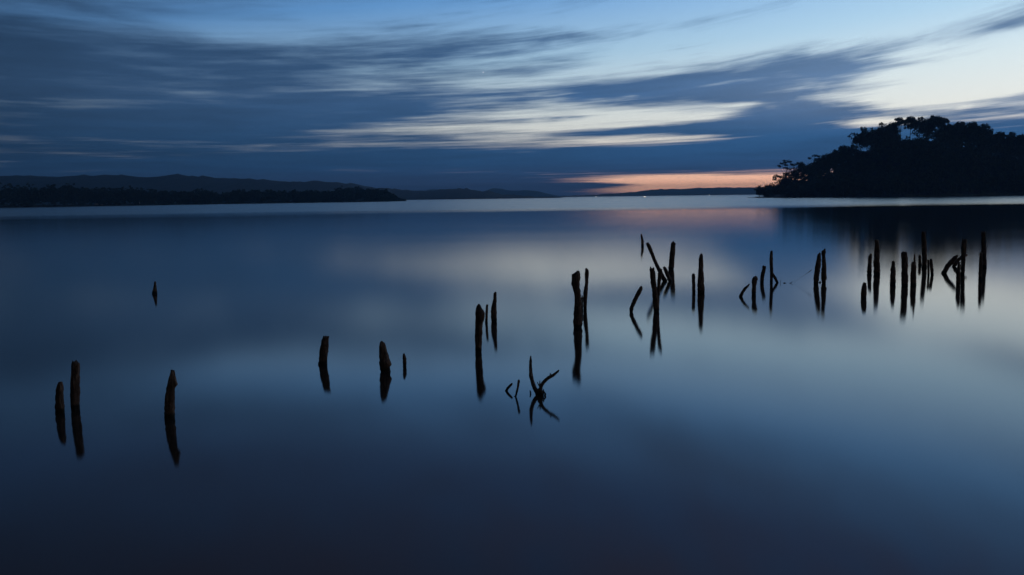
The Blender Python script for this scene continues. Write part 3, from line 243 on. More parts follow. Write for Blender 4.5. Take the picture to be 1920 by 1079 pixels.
skyc = w.mix(w.m('MULTIPLY', alpha, w.m('SUBTRACT', 0.985, w.m('MULTIPLY', thin, 0.12))), clear, ccol)
# one early star
sd = STAR
star = w.m('GREATER_THAN', w.v('DOT_PRODUCT', w.v('NORMALIZE', tc.outputs['Generated']), sd), math.cos(0.0006))
skyc = w.mix(star, skyc, (0.55, 0.62, 0.7))
bg = w.node('ShaderNodeBackground'); nt.links.new(skyc, bg.inputs[0]); bg.inputs[1].default_value = 1.0
wo = w.node('ShaderNodeOutputWorld'); nt.links.new(bg.outputs[0], wo.inputs[0])
world.cycles.sampling_method = 'MANUAL'; world.cycles.sample_map_resolution = 512
# the sun is below the horizon: the sky is the only light besides the far lamps

# ------------------------------------------------------------------ helpers
def tag(o, label=None, cat=None, group=None, kind=None):
    if label: o['label'] = label
    if cat: o['category'] = cat
    if group: o['group'] = group
    if kind: o['kind'] = kind
    return o

def mesh_obj(name, verts, faces, mat, parent=None, smooth=True, mats=None, midx=None):
    me = bpy.data.meshes.new(name)
    if isinstance(verts, np.ndarray):
        nv, nf, k = len(verts), len(faces), faces.shape[1]
        me.vertices.add(nv); me.vertices.foreach_set('co', verts.astype(np.float32).ravel())
        me.loops.add(nf * k); me.loops.foreach_set('vertex_index', faces.astype(np.int32).ravel())
        me.polygons.add(nf); me.polygons.foreach_set('loop_start', np.arange(0, nf * k, k, dtype=np.int32))
        me.polygons.foreach_set('loop_total', np.full(nf, k, dtype=np.int32))
        me.update(calc_edges=True)
    else:
        me.from_pydata(verts, [], faces)
    me.polygons.foreach_set('use_smooth', np.full(len(me.polygons), smooth, dtype=bool))
    for mm in (mats or [mat]): me.materials.append(mm)
    if midx is not None: me.polygons.foreach_set('material_index', np.asarray(midx, dtype=np.int32))
    me.update()
    o = bpy.data.objects.new(name, me)
    col.objects.link(o)
    if parent is not None: o.parent = parent
    return o

def empty(name, loc):
    o = bpy.data.objects.new(name, None); o.empty_display_size = 0.2
    col.objects.link(o); o.location = loc
    return o

def material(name, build):
    m = bpy.data.materials.new(name); m.use_nodes = True
    t = m.node_tree; g = G(t)
    b = t.nodes['Principled BSDF']
    build(g, b, t)
    return m

def lerp_tab(x, tab, k):
    """piecewise linear look-up of column k in a table sorted by column 0"""
    xs = [r[0] for r in tab]; ys = [r[k] for r in tab]
    return float(np.interp(x, xs, ys))

# ------------------------------------------------------------------ materials
def wood(g, b, t):
    tcn = g.node('ShaderNodeTexCoord'); geo = g.node('ShaderNodeNewGeometry')
    pos = geo.outputs['Position']
    grain = g.noise(g.v('MULTIPLY', pos, (38, 38, 4.5)), 1.0, 5, 0.65, 0.4)
    patch = g.noise(g.v('MULTIPLY', pos, (5, 5, 3)), 1.0, 3, 0.5)
    c = g.ramp(grain, [(0.32, (0.03, 0.014, 0.008)), (0.5, (0.16, 0.085, 0.05)), (0.66, (0.42, 0.27, 0.18))])
    c = g.mix(g.step(patch, 0.42, 0.7), c, (0.1, 0.06, 0.04))
    zz = g.node('ShaderNodeSeparateXYZ'); t.links.new(pos, zz.inputs[0])
    wet = g.step(g.m('ADD', zz.outputs[2], g.m('MULTIPLY', g.m('SUBTRACT', patch, 0.5), 0.16)), 0.05, 0.11, 1.0, 0.0)   # soaked, algae-stained foot
    c = g.mix(wet, c, (0.022, 0.018, 0.011))
    t.links.new(c, b.inputs['Base Color'])
    b.inputs['Roughness'].default_value = 0.8
    b.inputs['Specular IOR Level'].default_value = 0.25
    bp = g.node('ShaderNodeBump'); bp.inputs['Strength'].default_value = 0.9; bp.inputs['Distance'].default_value = 0.02
    t.links.new(grain, bp.inputs['Height']); t.links.new(bp.outputs[0], b.inputs['Normal'])
M_WOOD = material('weathered_wood', wood)

def water(g, b, t):
    geo = g.node('ShaderNodeNewGeometry'); pos = geo.outputs['Position']
    s = g.node('ShaderNodeSeparateXYZ'); t.links.new(pos, s.inputs[0])
    x, y = s.outputs[0], s.outputs[1]
    # wind ruffles the open lake beyond the calm bay; streaky edge
    edge = g.noise(g.v('MULTIPLY', pos, (0.006, 0.035, 0)), 1.0, 3, 0.55)
    yy = g.m('ADD', y, g.m('MULTIPLY', g.m('SUBTRACT', edge, 0.5), 70.0))
    far = g.step(yy, RUF0, RUF1)
    band = g.noise(g.v('MULTIPLY', pos, (0.0012, 0.012, 0)), 1.0, 3, 0.6)
    far = g.m('MULTIPLY', far, g.m('ADD', g.m('MULTIPLY', band, 0.5), 0.72))
    calm = g.noise(g.v('MULTIPLY', pos, (0.02, 0.06, 0)), 1.0, 2, 0.5)
    r0 = g.m('ADD', g.m('MULTIPLY', calm, 0.03), R_CALM)
    rough = g.m('ADD', r0, g.m('MULTIPLY', far, R_RUF))
    t.nodes.remove(b)
    gl = g.node('ShaderNodeBsdfGlossy', distribution='BECKMANN')
    gl.inputs['Color'].default_value = (1, 1, 1, 1); t.links.new(rough, gl.inputs['Roughness'])
    df = g.node('ShaderNodeBsdfDiffuse'); df.inputs['Color'].default_value = (0.045, 0.028, 0.02, 1)   # peaty water
    # tilted wavelets of the ruffled lake mirror less
    fr = g.node('ShaderNodeFresnel'); fr.inputs['IOR'].default_value = 1.333
    mx = g.node('ShaderNodeMixShader')
    t.links.new(g.m('MULTIPLY', fr.outputs[0], g.m('SUBTRACT', 1.0, g.m('MULTIPLY', far, 0.36))), mx.inputs[0]); t.links.new(df.outputs[0], mx.inputs[1]); t.links.new(gl.outputs[0], mx.inputs[2])
    t.links.new(mx.outputs[0], t.nodes['Material Output'].inputs['Surface'])
M_WATER = material('lake_water', water)

def leaf_mat(c0, c1):
    def f(g, b, t):
        geo = g.node('ShaderNodeNewGeometry')
        n = g.noise(geo.outputs['Position'], 0.35, 3, 0.6)
        c = g.ramp(n, [(0.3, c0), (0.7, c1)])
        t.links.new(c, b.inputs['Base Color'])
        b.inputs['Roughness'].default_value = 0.7; b.inputs['Specular IOR Level'].default_value = 0.15
    return f
M_LEAF = material('gum_leaves', leaf_mat((0.045, 0.048, 0.024), (0.12, 0.112, 0.052)))
M_LEAF2 = material('shore_leaves', leaf_mat((0.028, 0.034, 0.018), (0.07, 0.07, 0.034)))
M_HILL = material('wooded_hill', leaf_mat((0.016, 0.022, 0.02), (0.035, 0.042, 0.032)))
def bark(g, b, t):
    geo = g.node('ShaderNodeNewGeometry')
    n = g.noise(g.v('MULTIPLY', geo.outputs['Position'], (2, 2, 0.4)), 1.0, 3, 0.6)
    t.links.new(g.ramp(n, [(0.3, (0.06, 0.05, 0.042)), (0.7, (0.2, 0.175, 0.15))]), b.inputs['Base Color'])
    b.inputs['Roughness'].default_value = 0.85
M_BARK = material('pale_bark', bark)
def earth(g, b, t):
    geo = g.node('ShaderNodeNewGeometry')
    n = g.noise(geo.outputs['Position'], 0.2, 4, 0.6)
    t.links.new(g.ramp(n, [(0.3, (0.025, 0.017, 0.012)), (0.7, (0.06, 0.04, 0.027))]), b.inputs['Base Color'])
    b.inputs['Roughness'].default_value = 0.95
M_EARTH = material('bank_earth', earth)
def reed(g, b, t):
    geo = g.node('ShaderNodeNewGeometry')
    n = g.noise(geo.outputs['Position'], 0.15, 3, 0.6)
    t.links.new(g.ramp(n, [(0.35, (0.07, 0.06, 0.035)), (0.7, (0.19, 0.16, 0.1))]), b.inputs['Base Color'])
    b.inputs['Roughness'].default_value = 0.9
M_REED = material('dry_reeds', reed)
def stone(g, b, t):
    geo = g.node('ShaderNodeNewGeometry')
    n = g.noise(geo.outputs['Position'], 1.2, 4, 0.6)
    t.links.new(g.ramp(n, [(0.3, (0.28, 0.21, 0.15)), (0.7, (0.5, 0.42, 0.33))]), b.inputs['Base Color'])
    b.inputs['Roughness'].default_value = 0.9
M_STONE = material('pale_stone', stone)
def paint(g, b, t):
    geo = g.node('ShaderNodeNewGeometry')
    n = g.noise(geo.outputs['Position'], 3.0, 3, 0.6)
    t.links.new(g.ramp(n, [(0.3, (0.66, 0.66, 0.64)), (0.7, (0.8, 0.8, 0.78))]), b.inputs['Base Color'])
    b.inputs['Roughness'].default_value = 0.4
M_PAINT = material('white_paint', paint)
def lampm(g, b, t):
    b.inputs['Base Color'].default_value = (0.8, 0.8, 0.8, 1)
    b.inputs['Emission Color'].default_value = (1.0, 0.93, 0.82, 1)
    b.inputs['Emission Strength'].default_value = 2.2
M_LAMP = material('lit_lamp', lampm)
def wire_m(g, b, t):
    b.inputs['Base Color'].default_value = (0.42, 0.4, 0.37, 1)
    b.inputs['Metallic'].default_value = 0.6; b.inputs['Roughness'].default_value = 0.5
M_WIRE = material('old_wire', wire_m)
def palewood(g, b, t):
    geo = g.node('ShaderNodeNewGeometry')
    n = g.noise(g.v('MULTIPLY', geo.outputs['Position'], (30, 30, 4)), 1.0, 4, 0.6)
    t.links.new(g.ramp(n, [(0.3, (0.3, 0.27, 0.23)), (0.7, (0.5, 0.46, 0.4))]), b.inputs['Base Color'])
    b.inputs['Roughness'].default_value = 0.8
M_PALE = material('bleached_splinter', palewood)

# ------------------------------------------------------------------ water
S = 12000.0
ring = [(-S, -300), (S, -300), (S, S), (-S, S)]
tag(mesh_obj('lake_water', [(x, y, 0) for x, y in ring], [(0, 1, 2, 3)], M_WATER, smooth=False), kind='structure')

# ------------------------------------------------------------------ hills
def hill(name, prof, front, back, step, seed, bump, tree, mat=M_HILL, x0=None, x1=None, rows=14):
    """wooded ridge: shore in front, crest along the profile, falling away behind"""
    xa = prof[0][0] if x0 is None else x0; xb = prof[-1][0] if x1 is None else x1
    nx = int((xb - xa) / step) + 1
    Y = prof[0][1]
    V = []
    for j in range(rows):
        f = j / (rows - 1)
        for i in range(nx):
            x = xa + (xb - xa) * i / (nx - 1)
            h = lerp_tab(x, prof, 2)
            if f < 0.7:
                a = f / 0.7; y = Y - front * (1 - a); prof_h = math.sin(a * math.pi / 2) ** 0.8
            else:
                a = (f - 0.7) / 0.3; y = Y + back * a; prof_h = math.cos(a * math.pi / 2)
            k = 0.82 + 0.18 * f / 0.7 if f < 0.7 else 1
            spur = mnoise.noise(Vector((x / bump * 0.12, y / bump * 0.1, seed))) * 0.22 * (1 - abs(f - 0.7) * 1.0) if 0.1 < f < 0.65 else 0
            z = h * max(prof_h * k + spur * prof_h, 0)
            if 0 < f < 1:
                z += tree * (mnoise.noise(Vector((x / bump, y / bump * 0.6, seed + 5))) * 0.6 + mnoise.noise(Vector((x / bump * 2.7, y / bump * 2, seed + 9))) * 0.4) * (0.35 + 0.65 * prof_h)
            V.append((x, y, z if 0 < f < 1 else -1.0))
    Fc = [(j * nx + i, j * nx + i + 1, (j + 1) * nx + i + 1, (j + 1) * nx + i) for j in range(rows - 1) for i in range(nx - 1)]
    return tag(mesh_obj(name, V, Fc, mat), kind='structure')
hill('hills', BACK_RIDGE, 700, 1000, 3.0, 1.0, 15, 9.0)
hill('hills', MID_HILL, 450, 700, 3.0, 2.0, 12, 5.0)
hill('hills', MOUNTAIN, 700, 1200, 10.0, 3.0, 50, 4.0)
hill('hills', HEADLAND, 800, 1200, 6.0, 4.0, 24, 7.0)

# ------------------------------------------------------------------ foliage building
def leaf_cloud(pads, per, size, rng):
    """leaf clumps (small crossed faces) spread through ellipsoid pads; pads rows: x y z rx ry rz"""
    pads = np.asarray(pads, float)
    n = len(pads) * per
    pid = np.repeat(np.arange(len(pads)), per)
    d = rng.normal(size=(n, 3)); d /= np.linalg.norm(d, axis=1)[:, None]
    rad = rng.random(n) ** 0.45
    c = pads[pid, :3] + d * rad[:, None] * pads[pid, 3:6]
    a = rng.normal(size=(n, 3)); a /= np.linalg.norm(a, axis=1)[:, None]
    b = np.cross(a, rng.normal(size=(n, 3))); b /= np.linalg.norm(b, axis=1)[:, None]
    s = size * (0.55 + 0.9 * rng.random(n))[:, None]
    a *= s; b *= s * 0.62
    v = np.stack([c - a, c - b * 0.9, c + a, c + b], axis=1).reshape(-1, 3)
    f = np.arange(n * 4).reshape(-1, 4)
    return v, f

def tube_geo(path, sides=7, seed=0.0, rough=0.0):
    """tapered round limb along (point, radius) rows"""
    V, Fc = [], []
    n = len(path)
    pts = [Vector(p) for p, r in path]
    for i, (p, r) in enumerate(path):
        t = (pts[min(i + 1, n - 1)] - pts[max(i - 1, 0)])
        t = t.normalized() if t.length > 1e-9 else Vector((0, 0, 1))
        ref = Vector((0, 1, 0)) if abs(t.y) < 0.9 else Vector((1, 0, 0))
        a = t.cross(ref).normalized(); b = t.cross(a).normalized()
        for k in range(sides):
            an = 2 * math.pi * k / sides
            q = r * (1 + rough * mnoise.noise(Vector((math.cos(an) * 1.7 + seed, math.sin(an) * 1.7, i * 0.8))))
            V.append(tuple(Vector(p) + a * math.cos(an) * q + b * math.sin(an) * q))
    for i in range(n - 1):
        for k in range(sides):
            k2 = (k + 1) % sides
            Fc.append((i * sides + k, i * sides + k2, (i + 1) * sides + k2, (i + 1) * sides + k))
    Fc.append(tuple(range(sides))[::-1]); Fc.append(tuple((n - 1) * sides + k for k in range(sides)))
    return V, Fc

def join(parts):
    V, Fc = [], []
    for v, f in parts:
        o = len(V); V += list(v); Fc += [tuple(i + o for i in q) for q in f]
    return V, Fc

# ------------------------------------------------------------------ island (wooded point at the right)
rng = np.random.default_rng(11)
R = random.Random(5)
def isl_front(x): return lerp_tab(x, ISLAND_SHORE, 1)
def isl_ridge(x): return lerp_tab(x, ISLAND, 1)
def isl_top(x): return lerp_tab(x, ISLAND, 2)
X0, X1 = ISLAND_SHORE[0][0], ISLAND[-1][0]
def isl_ground(x, y):
    f, r = isl_front(x), isl_ridge(x)
    top = max(isl_top(x) - 19.0, 0.6) * min(1.0, max(0.1, (x - X0) / 40.0))
    if y <= r:
        a = max(0.0, min(1.0, (y - f) / max(r - f, 1.0)))
        return 0.35 + top * (a ** 1.25)
    a = min(1.0, (y - r) / 90.0)
    return 0.35 + top * math.cos(a * math.pi / 2)
V, Fc = [], []
nx, ny = 60, 24
for j in range(ny):
    for i in range(nx):
        x = X0 + (X1 - X0) * i / (nx - 1)
        f, r = isl_front(x), isl_ridge(x)
        y = f + (r + 100 - f) * j / (ny - 1)
        if y > 786: x = max(x, X0 + (y - 786) * 0.2455)
        z = isl_ground(x, y) + 0.5 * mnoise.noise(Vector((x * 0.08, y * 0.08, 2)))
        if j in (0, ny - 1) or i == 0: z = -0.6
        V.append((x, y, z))
for j in range(ny - 1):
    for i in range(nx - 1):
        a = j * nx + i; Fc.append((a, a + 1, a + nx + 1, a + nx))
tag(mesh_obj('island_ground', V, Fc, M_EARTH), kind='structure')

# the mass of the wood below the skyline: nobody could count its trees
pads, trunks = [], []
GAP0, GAP1 = ISL_GAP
for _ in range(1500):
    x = X0 + 2 + (X1 - X0 - 4) * R.random()
    f, r = isl_front(x), isl_ridge(x)
    y = f + 3 + (r - f + 25) * R.random()
    if (x - 1.5) / y < 0.2458: continue
    a = min(1.0, (y - f) / (r - f))
    near = max(0.0, min(1.0, (x - X0) / 8.0))
    env = 7.5 * near + 1.0 + (isl_top(x) - 3.6 - 8.5) * min(1.0, a) ** 0.9 if isl_top(x) > 12 else isl_top(x) - 0.8
    if GAP0 < x < GAP1 and a > 0.35: env = min(env, isl_top(x) - 17.0)
    g = isl_ground(x, y)
    top = min(env + R.uniform(-2.6, 1.2), isl_top(x) - 1.5)
    hgt = min(top - g, R.uniform(9, 16))
    if hgt < 1.2: continue
    wid = min(hgt * R.uniform(0.24, 0.36), 4.2)
    base = top - hgt * R.uniform(0.55, 0.8)
    if a < 0.2: base = g + 0.15
    for k in range(9):
        an = R.uniform(0, 6.28); rr = wid * R.random() ** 0.6
        zz = base + (top - base) * R.random() ** 0.75 * (1 - 0.45 * (rr / wid) ** 2)
        s = R.uniform(1.1, 2.0) * min(1.0, hgt / 8)
        pads.append((x + math.cos(an) * rr, y + math.sin(an) * rr, zz, s * 1.35, s * 1.35, s * 0.85))
    if a < 0.5 and R.random() < 0.5:
        trunks.append(tube_geo([((x, y, g - 0.3), 0.28), ((x + R.uniform(-.6, .6), y, g + hgt * .4), 0.2), ((x + R.uniform(-1.4, 1.4), y, g + hgt * .8), 0.07)], 5))
v, f = leaf_cloud(pads, 17, 0.62, rng)
tag(mesh_obj('wood', v, f, M_LEAF, smooth=False), 'dark dense gum wood covering the slope of the island', 'wood', None, 'stuff')
tv, tf = join(trunks)
o = mesh_obj('trunks', tv, tf, M_BARK, bpy.data.objects['wood']); o['kind'] = 'stuff'

# skyline trees, each a tree of its own
for (name, label, Y, fx, tp) in TREES:
    foot_z = isl_ground(fx, Y) - 0.3
    root = empty(name, (fx, Y, foot_z))
    tag(root, label, 'tree', 'trees along the island skyline')
    P = []
    zs = [q[1] for q in tp]
    zlow, zhigh = min(zs), max(zs)
    loc = lambda x, y, z: (x - fx, y - Y, z - foot_z)
    limbs = []
    flat = name != 'gum_tree'
    fork_z = foot_z + (zlow - foot_z) * (0.72 if flat else 0.6)
    fork = Vector((fx + (np.mean([q[0] for q in tp]) - fx) * 0.35, Y, fork_z))
    hgt = zhigh - foot_z
    r0 = max(0.14, hgt * 0.013)
    tv = tube_geo([(loc(fx, Y, foot_z), r0 * 1.25), (loc((fx + fork.x) / 2 + R.uniform(-.3, .3), Y, (foot_z + fork_z) / 2), r0), (loc(*fork), r0 * 0.8)], 7, rough=0.2)
    mesh_obj('trunk', tv[0], tv[1], M_BARK, root)
    for (px, pz, rx, rz) in tp:
        py = Y + R.uniform(-1, 1) * rx * 1.2
        P.append((px - fx, py - Y, pz - foot_z, rx, rx, rz))
        mid = Vector(((fork.x * 0.4 + px * 0.6) + R.uniform(-.3, .3), (Y + py) / 2, fork_z + (pz - fork_z) * 0.45))
        limbs.append(tube_geo([(loc(*fork), r0 * 0.5), (loc(*mid), r0 * 0.3), (loc(px, py, pz), r0 * 0.12)], 5))
    # a few satellite tufts keep the outline uneven
    for q in list(P):
        for _ in range(2):
            an = R.uniform(0, 6.28); s = R.uniform(0.3, 0.5)
            P.append((q[0] + math.cos(an) * q[3] * 0.9, q[1] + math.sin(an) * q[3] * 0.9, q[2] + R.uniform(-.7, .5) * q[5], q[3] * s, q[3] * s, q[5] * s * 1.3))
    lv, lf = join(limbs)
    mesh_obj('limbs', lv, lf, M_BARK, root)
    area = np.mean([q[3] * q[5] for q in P])
    v, f = leaf_cloud(P, int(max(60, min(120, area * 40))), 0.40, rng)
    mesh_obj('crown', v, f, M_LEAF, root, smooth=False)

# reed fringe along the foot of the island
def blades(line, n, h, depth, seed):
    r = np.random.default_rng(seed)
    line = np.asarray(line)
    x = line[0, 0] + (line[-1, 0] - line[0, 0]) * r.random(n)
    y = np.interp(x, line[:, 0], line[:, 1]) + depth * r.random(n) + 0.3
    hh = h * (0.5 + 0.6 * r.random(n)) * (0.6 + 0.5 * np.sin(x * 0.09 + 1) ** 2)
    lean = r.normal(size=n) * 0.25 * hh; wd = 0.07 + 0.08 * r.random(n)
    z0 = np.full(n, -0.1)
    v = np.stack([np.stack([x - wd, y, z0], 1), np.stack([x + wd, y, z0], 1), np.stack([x + wd * .5 + lean, y + 0.1, hh], 1), np.stack([x - wd * .5 + lean, y - 0.1, hh], 1)], 1).reshape(-1, 3)
    return v, np.arange(n * 4).reshape(-1, 4)
v, f = blades([q for q in ISLAND_SHORE if q[0] > 230], 5200, 1.5, 3.0, 3)
tag(mesh_obj('reeds', v, f, M_REED, smooth=False), 'pale band of dry reeds along the foot of the island', 'reeds', None, 'stuff')

# thin mud bank lying off the island
def bank(name, pts, h):
    n = len(pts); V = []
    for (x, y, wd) in pts:
        V += [(x, y - wd, -0.2), (x, y - wd * .4, h), (x, y + wd * .4, h), (x, y + wd, -0.2)]
    Fc = [(i * 4 + k, i * 4 + 4 + k, i * 4 + 5 + k, i * 4 + 1 + k) for i in range(n - 1) for k in range(3)]
    return tag(mesh_obj(name, V, Fc, M_EARTH), kind='structure')
bk = MUD
bank('mud_bank', [(x, y, 0.3 + 2.2 * math.sin(math.pi * i / (len(bk) - 1))) for i, (x, y) in enumerate(bk)], 0.12)
tip = ISLAND_SHORE[0]
bank('mud_bank', [(tip[0] - 6 + i * 4, tip[1] - 1 + 0.4 * i, 0.3 + 1.8 * min(1, i / 3)) for i in range(8)], 0.35)

# ------------------------------------------------------------------ wooded shore at the left
def wd_front(x): return lerp_tab(x, WOOD_SHORE, 1)
WX0, WX1 = WOOD[0][0], WOOD_SHORE[-1][0]
V, Fc = [], []
nx, ny = 70, 8
for j in range(ny):
    for i in range(nx):
        x = WX0 + (WX1 - WX0) * i / (nx - 1)
        y = wd_front(x) + 75.0 * j / (ny - 1)
        z = 0.5 + 1.5 * (j / (ny - 1)) + 0.4 * mnoise.noise(Vector((x * .06, y * .06, 4)))
        if j in (0, ny - 1) or i == nx - 1: z = -0.5
        V.append((x, y, z))
for j in range(ny - 1):
    for i in range(nx - 1):
        a = j * nx + i; Fc.append((a, a + 1, a + nx + 1, a + nx))
tag(mesh_obj('shore_ground', V, Fc, M_EARTH), kind='structure')
pads = []
for _ in range(1300):
    x = WX0 + (WX1 - WX0) * R.random() ** 0.95
    fy = wd_front(x); dep = R.random() * 60
    y = fy + 4 + dep
    # crown height follows the skyline of the wood
    H = lerp_tab(x * WOOD_Y / y, WOOD_N, 1)
    top = max(1.5, (H * y / WOOD_Y) * R.uniform(0.7, 1.12) * (0.62 + 0.38 * min(1, dep / 22)))
    top = max(top, 1.5)
    wid = min(4.5, top * 0.3) * R.uniform(0.8, 1.2)
    for k in range(9):
        an = R.uniform(0, 6.28); rr = wid * R.random() ** 0.6
        zz = top * ((0.06 if dep < 16 else 0.25) + (0.9 if dep < 16 else 0.72) * R.random() ** 0.7 * (1 - 0.4 * (rr / wid) ** 2))
        s = R.uniform(0.8, 1.6) * min(1, top / 8)
        pads.append((x + math.cos(an) * rr, y + math.sin(an) * rr, zz, s * 1.3, s * 1.3, s * 0.85))
v, f = leaf_cloud(pads, 14, 0.75, rng)
tag(mesh_obj('wood', v, f, M_LEAF2, smooth=False), 'long dark low wood along the left shore', 'wood', None, 'stuff')

# pale stones, marker and far lights on the shores
stone_labels = ['leftmost small pale stone on the left shore', 'second small pale stone from the left on the left shore',
                'largest pale stone of the left shore, topmost of the cluster', 'pale stone at the right end of the left shore cluster',
                'flat pale stone alone between the stone cluster and the white marker']
for k, lab in enumerate(stone_labels):
    x, y, z = SMALL['rock%d' % k]
    V, Fc = [], []
    su, sw = ((1.5, 0.5), (1.2, 0.5), (2.2, 0.7), (1.3, 0.45), (1.5, 0.4))[k]
    for j in range(5):
        ph = math.pi * j / 4
        for i in range(9):
            th = 2 * math.pi * i / 9
            q = 1 + 0.3 * mnoise.noise(Vector((math.cos(th) * 1.3 + k * 3, math.sin(th) * 1.3, j * 0.7)))
            V.append((math.sin(ph) * math.cos(th) * su * q, math.sin(ph) * math.sin(th) * su * 0.7 * q, -math.cos(ph) * sw * q))
    for j in range(4):
        for i in range(9):
            Fc.append((j * 9 + i, j * 9 + (i + 1) % 9, j * 9 + 9 + (i + 1) % 9, j * 9 + 9 + i))
    o = mesh_obj('stone', V, Fc, M_STONE, smooth=False); o.location = (x, y, z)
    tag(o, lab, 'stone', 'pale stones on the left shore')

def box(cx, cy, cz, sx, sy, sz):
    V = [(cx + a * sx / 2, cy + b * sy / 2, cz + c * sz / 2) for a in (-1, 1) for b in (-1, 1) for c in (-1, 1)]
    return V, [(0, 1, 3, 2), (4, 6, 7, 5), (0, 4, 5, 1), (2, 3, 7, 6), (0, 2, 6, 4), (1, 5, 7, 3)]
x, y, z = SMALL['marker']
mk = empty('shore_marker', (x, y, 0.2)); tag(mk, 'small white two panel marker on a post on the left shore', 'marker')
v, f = tube_geo([((0, 0.1, -0.4), 0.09), ((0, 0.1, 1.6), 0.08), ((0, 0.1, z + 1.9), 0.07)], 7); mesh_obj('pole', v, f, M_WOOD, mk)
v, f = box(0, -0.03, z + 0.25, 0.75, 0.06, 0.62); mesh_obj('panel', v, f, M_PAINT, mk, smooth=False)
v, f = box(0, -0.03, z + 1.45, 0.75, 0.06, 0.9); mesh_obj('panel', v, f, M_PAINT, mk, smooth=False)

x, y, z = SMALL['boat']
bt = empty('motor_boat', (x, y, 0)); tag(bt, 'tiny lit white boat on the far water below the blue hills', 'boat')
V, Fc = [], []
secs = [(-2.5, 0.0, 0.95), (-1.9, 0.55, 0.85), (-0.8, 0.85, 0.75), (0.8, 0.9, 0.7), (2.3, 0.75, 0.7)]
for (sx, hw, hz) in secs:
    V += [(sx, -hw, hz), (sx, -hw * 0.75, 0.1), (sx, 0, -0.25), (sx, hw * 0.75, 0.1), (sx, hw, hz)]
for i in range(4):
    for k in range(4): Fc.append((i * 5 + k, i * 5 + 5 + k, i * 5 + 6 + k, i * 5 + 1 + k))
    Fc.append((i * 5, i * 5 + 4, i * 5 + 9, i * 5 + 5))
Fc.append((20, 21, 22, 23, 24))
mesh_obj('hull', V, Fc, M_PAINT, bt, smooth=False)
cab = [(-0.9, -.6, .72), (0.9, -.6, .7), (0.9, .6, .7), (-0.9, .6, .72), (-0.4, -.5, 1.55), (0.85, -.5, 1.6), (0.85, .5, 1.6), (-0.4, .5, 1.55)]
mesh_obj('cabin', cab, [(0, 1, 5, 4), (1, 2, 6, 5), (2, 3, 7, 6), (3, 0, 4, 7), (4, 5, 6, 7)], M_PAINT, bt, smooth=False)
v, f = box(0.1, -0.62, 1.15, 1.7, 0.06, 0.62); mesh_obj('window', v, f, M_LAMP, bt, smooth=False)
v, f = box(1.65, -0.72, 0.98, 1.1, 0.3, 0.4); mesh_obj('deck_lamp', v, f, M_LAMP, bt, smooth=False)
for key, lab in (('lampA', 'faint pinpoint lamp on the far shore left of the lit boat'), ('lampB', 'faint pinpoint lamp on the far shore right of the lit boat')):
    x, y, z = SMALL[key]
    lp = empty('shore_lamp', (x, y, 0)); tag(lp, lab, 'lamp', 'lamps on the far shore')
    v, f = tube_geo([((0, 0, -0.5), 0.12), ((0, 0, 1.2), 0.1), ((0, 0, 2.2), 0.08)], 6); mesh_obj('pole', v, f, M_WOOD, lp)
    v, f = tube_geo([((0, 0, 1.7), 0.25), ((0, 0, 1.85), 0.4), ((0, 0, 2.3), 0.4), ((0, 0, 2.5), 0.2)], 8); mesh_obj('lantern', v, f, M_LAMP, lp)

# ------------------------------------------------------------------ posts and drowned wood
def resample(pts, step):
    out = []
    for a, b in zip(pts, pts[1:]):
        d = math.dist(a[:3], b[:3]); n = max(1, int(math.ceil(d / step)))
        for i in range(n):
            t = i / n
            out.append(tuple(a[k] + (b[k] - a[k]) * t for k in range(4)))
    out.append(tuple(pts[-1]))
    return out

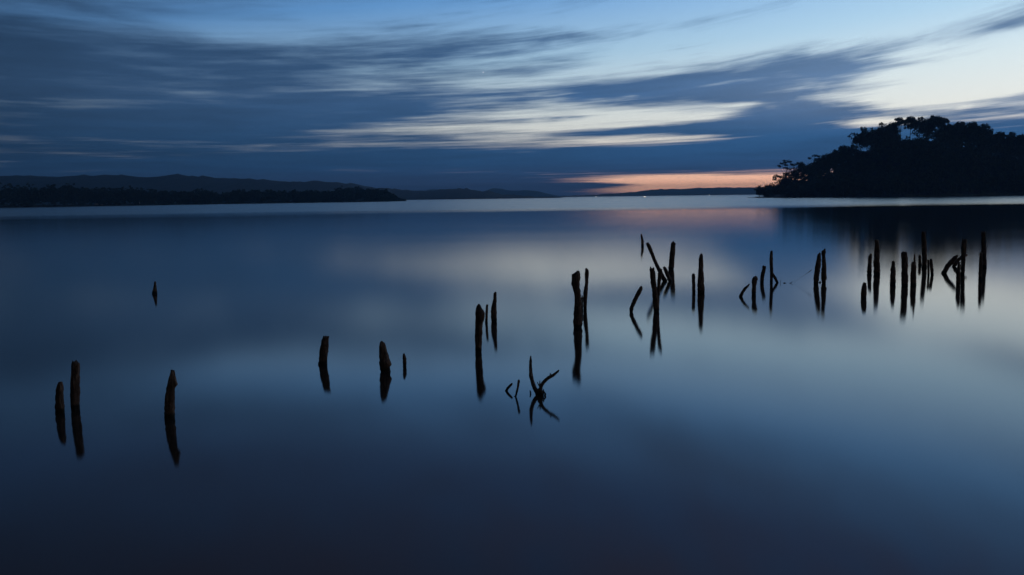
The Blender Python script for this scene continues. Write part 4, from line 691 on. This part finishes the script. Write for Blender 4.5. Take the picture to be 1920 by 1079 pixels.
def post_geo(kind, pts, seed, sink=0.6, gnarl=1.0):
    """weathered trunk: uneven rings with checks and grooves, broken top, foot sunk in the lake bed"""
    pts = [tuple(q) for q in pts]
    last, prev = pts[-1], pts[-2]
    if sink:
        dz = max(prev[2] - last[2], 1e-3)
        k = min(sink / dz, 3.0)
        pts.append((last[0] + (last[0] - prev[0]) * k * .5, last[1], -sink, last[3]))
    rmax = max(q[3] for q in pts)
    step = max(rmax * 0.45, 0.012)
    path = resample(pts, step)
    sides = 16 if rmax > 0.03 else 8
    n = len(path); V, Fc = [], []
    C = [Vector(q[:3]) for q in path]
    rr = random.Random(int(seed * 1000))
    ph = [rr.uniform(0, 6.28) for _ in range(4)]
    for i in range(n):
        r = path[i][3]
        if kind == 'scan':
            a, b = Vector((1, 0, 0)), Vector((0, 1, 0))
        else:
            t = C[min(i + 2, n - 1)] - C[max(i - 2, 0)]
            t = t.normalized() if t.length > 1e-9 else Vector((0, 0, 1))
            a = t.cross(Vector((0, 1, 0))).normalized(); b = t.cross(a).normalized()
        for k in range(sides):
            an = 2 * math.pi * k / sides
            ca, sa = math.cos(an), math.sin(an)
            h = C[i].z / max(rmax, .01)
            q = 1.05 + 0.2 * gnarl * mnoise.noise(Vector((ca * 2.2 + seed, sa * 2.2, h * 0.35))) \
                  + 0.2 * mnoise.noise(Vector((ca * 4.5, sa * 4.5 + seed, h * 1.3))) + 0.16 * gnarl * mnoise.noise(Vector((ca * 3, sa * 3 - seed, h * 3.1)))
            q -= 0.10 * max(0, math.cos(an * 3 + ph[0] + h * 0.1)) ** 6 + 0.07 * max(0, math.cos(an * 5 + ph[1] - h * 0.07)) ** 8
            jag = 0.0
            if i == 0 and r > 0.012: jag = r * 1.5 * mnoise.noise(Vector((ca * 1.9 + seed * 2, sa * 1.9, 5)))
            p = C[i] + a * (ca * r * q) + b * (sa * r * q * 0.92)
            V.append((p.x, p.y, p.z + jag))
    for i in range(n - 1):
        for k in range(sides):
            k2 = (k + 1) % sides
            Fc.append((i * sides + k, i * sides + k2, (i + 1) * sides + k2, (i + 1) * sides + k))
    c = len(V); V.append((C[0].x, C[0].y, C[0].z - path[0][3] * 0.3))
    for k in range(sides): Fc.append((c, (k + 1) % sides, k))
    Fc.append(tuple((n - 1) * sides + k for k in range(sides)))
    return V, Fc

CATS = {'wooden_post': 'post', 'leaning_post': 'post', 'wood_stub': 'wood stub', 'driftwood': 'driftwood', 'twig': 'twig'}
for i, (name, label, group, kind, pts, parts) in enumerate(POSTS):
    bx, by = pts[-1][0], pts[-1][1]
    sh = lambda rows: [(q[0] - bx, q[1] - by, q[2], q[3]) for q in rows]
    sink = 0.6 if name not in ('twig',) else 0.03
    V, Fc = post_geo(kind, sh(pts), i * 1.37 + 0.5, sink, 2.6 if name == 'driftwood' else 1.0)
    if parts:
        root = empty(name, (bx, by, 0))
        body = 'stump' if name == 'driftwood' else 'shaft'
        mesh_obj(body, V, Fc, M_WOOD, root)
        for j, (pn, (pk, pp)) in enumerate(parts):
            V, Fc = post_geo(pk, sh(pp), i + j * 2.1 + 0.2, 0, 1.6)
            mesh_obj(pn, V, Fc, M_WIRE if pn == 'wire' else (M_PALE if pn == 'splinter' else M_WOOD), root)
        o = root
    else:
        o = mesh_obj(name, V, Fc, M_WOOD); o.location = (bx, by, 0)
    tag(o, label, CATS[name], group)

# ------------------------------------------------------------------ evening haze over the lake
if HAZE > 0:
    hz = bpy.data.materials.new('haze'); hz.use_nodes = True
    t = hz.node_tree
    for n in list(t.nodes): t.nodes.remove(n)
    vol = t.nodes.new('ShaderNodeVolumePrincipled')
    vol.inputs['Color'].default_value = (0.3, 0.66, 1.0, 1)
    vol.inputs['Density'].default_value = HAZE
    mo = t.nodes.new('ShaderNodeOutputMaterial'); t.links.new(vol.outputs[0], mo.inputs['Volume'])
    V, Fc = box(0, 5900, 60, 25000, 13000, 124)
    tag(mesh_obj('haze', V, Fc, hz, smooth=False), 'thin blue evening haze over the lake', 'haze', None, 'stuff')
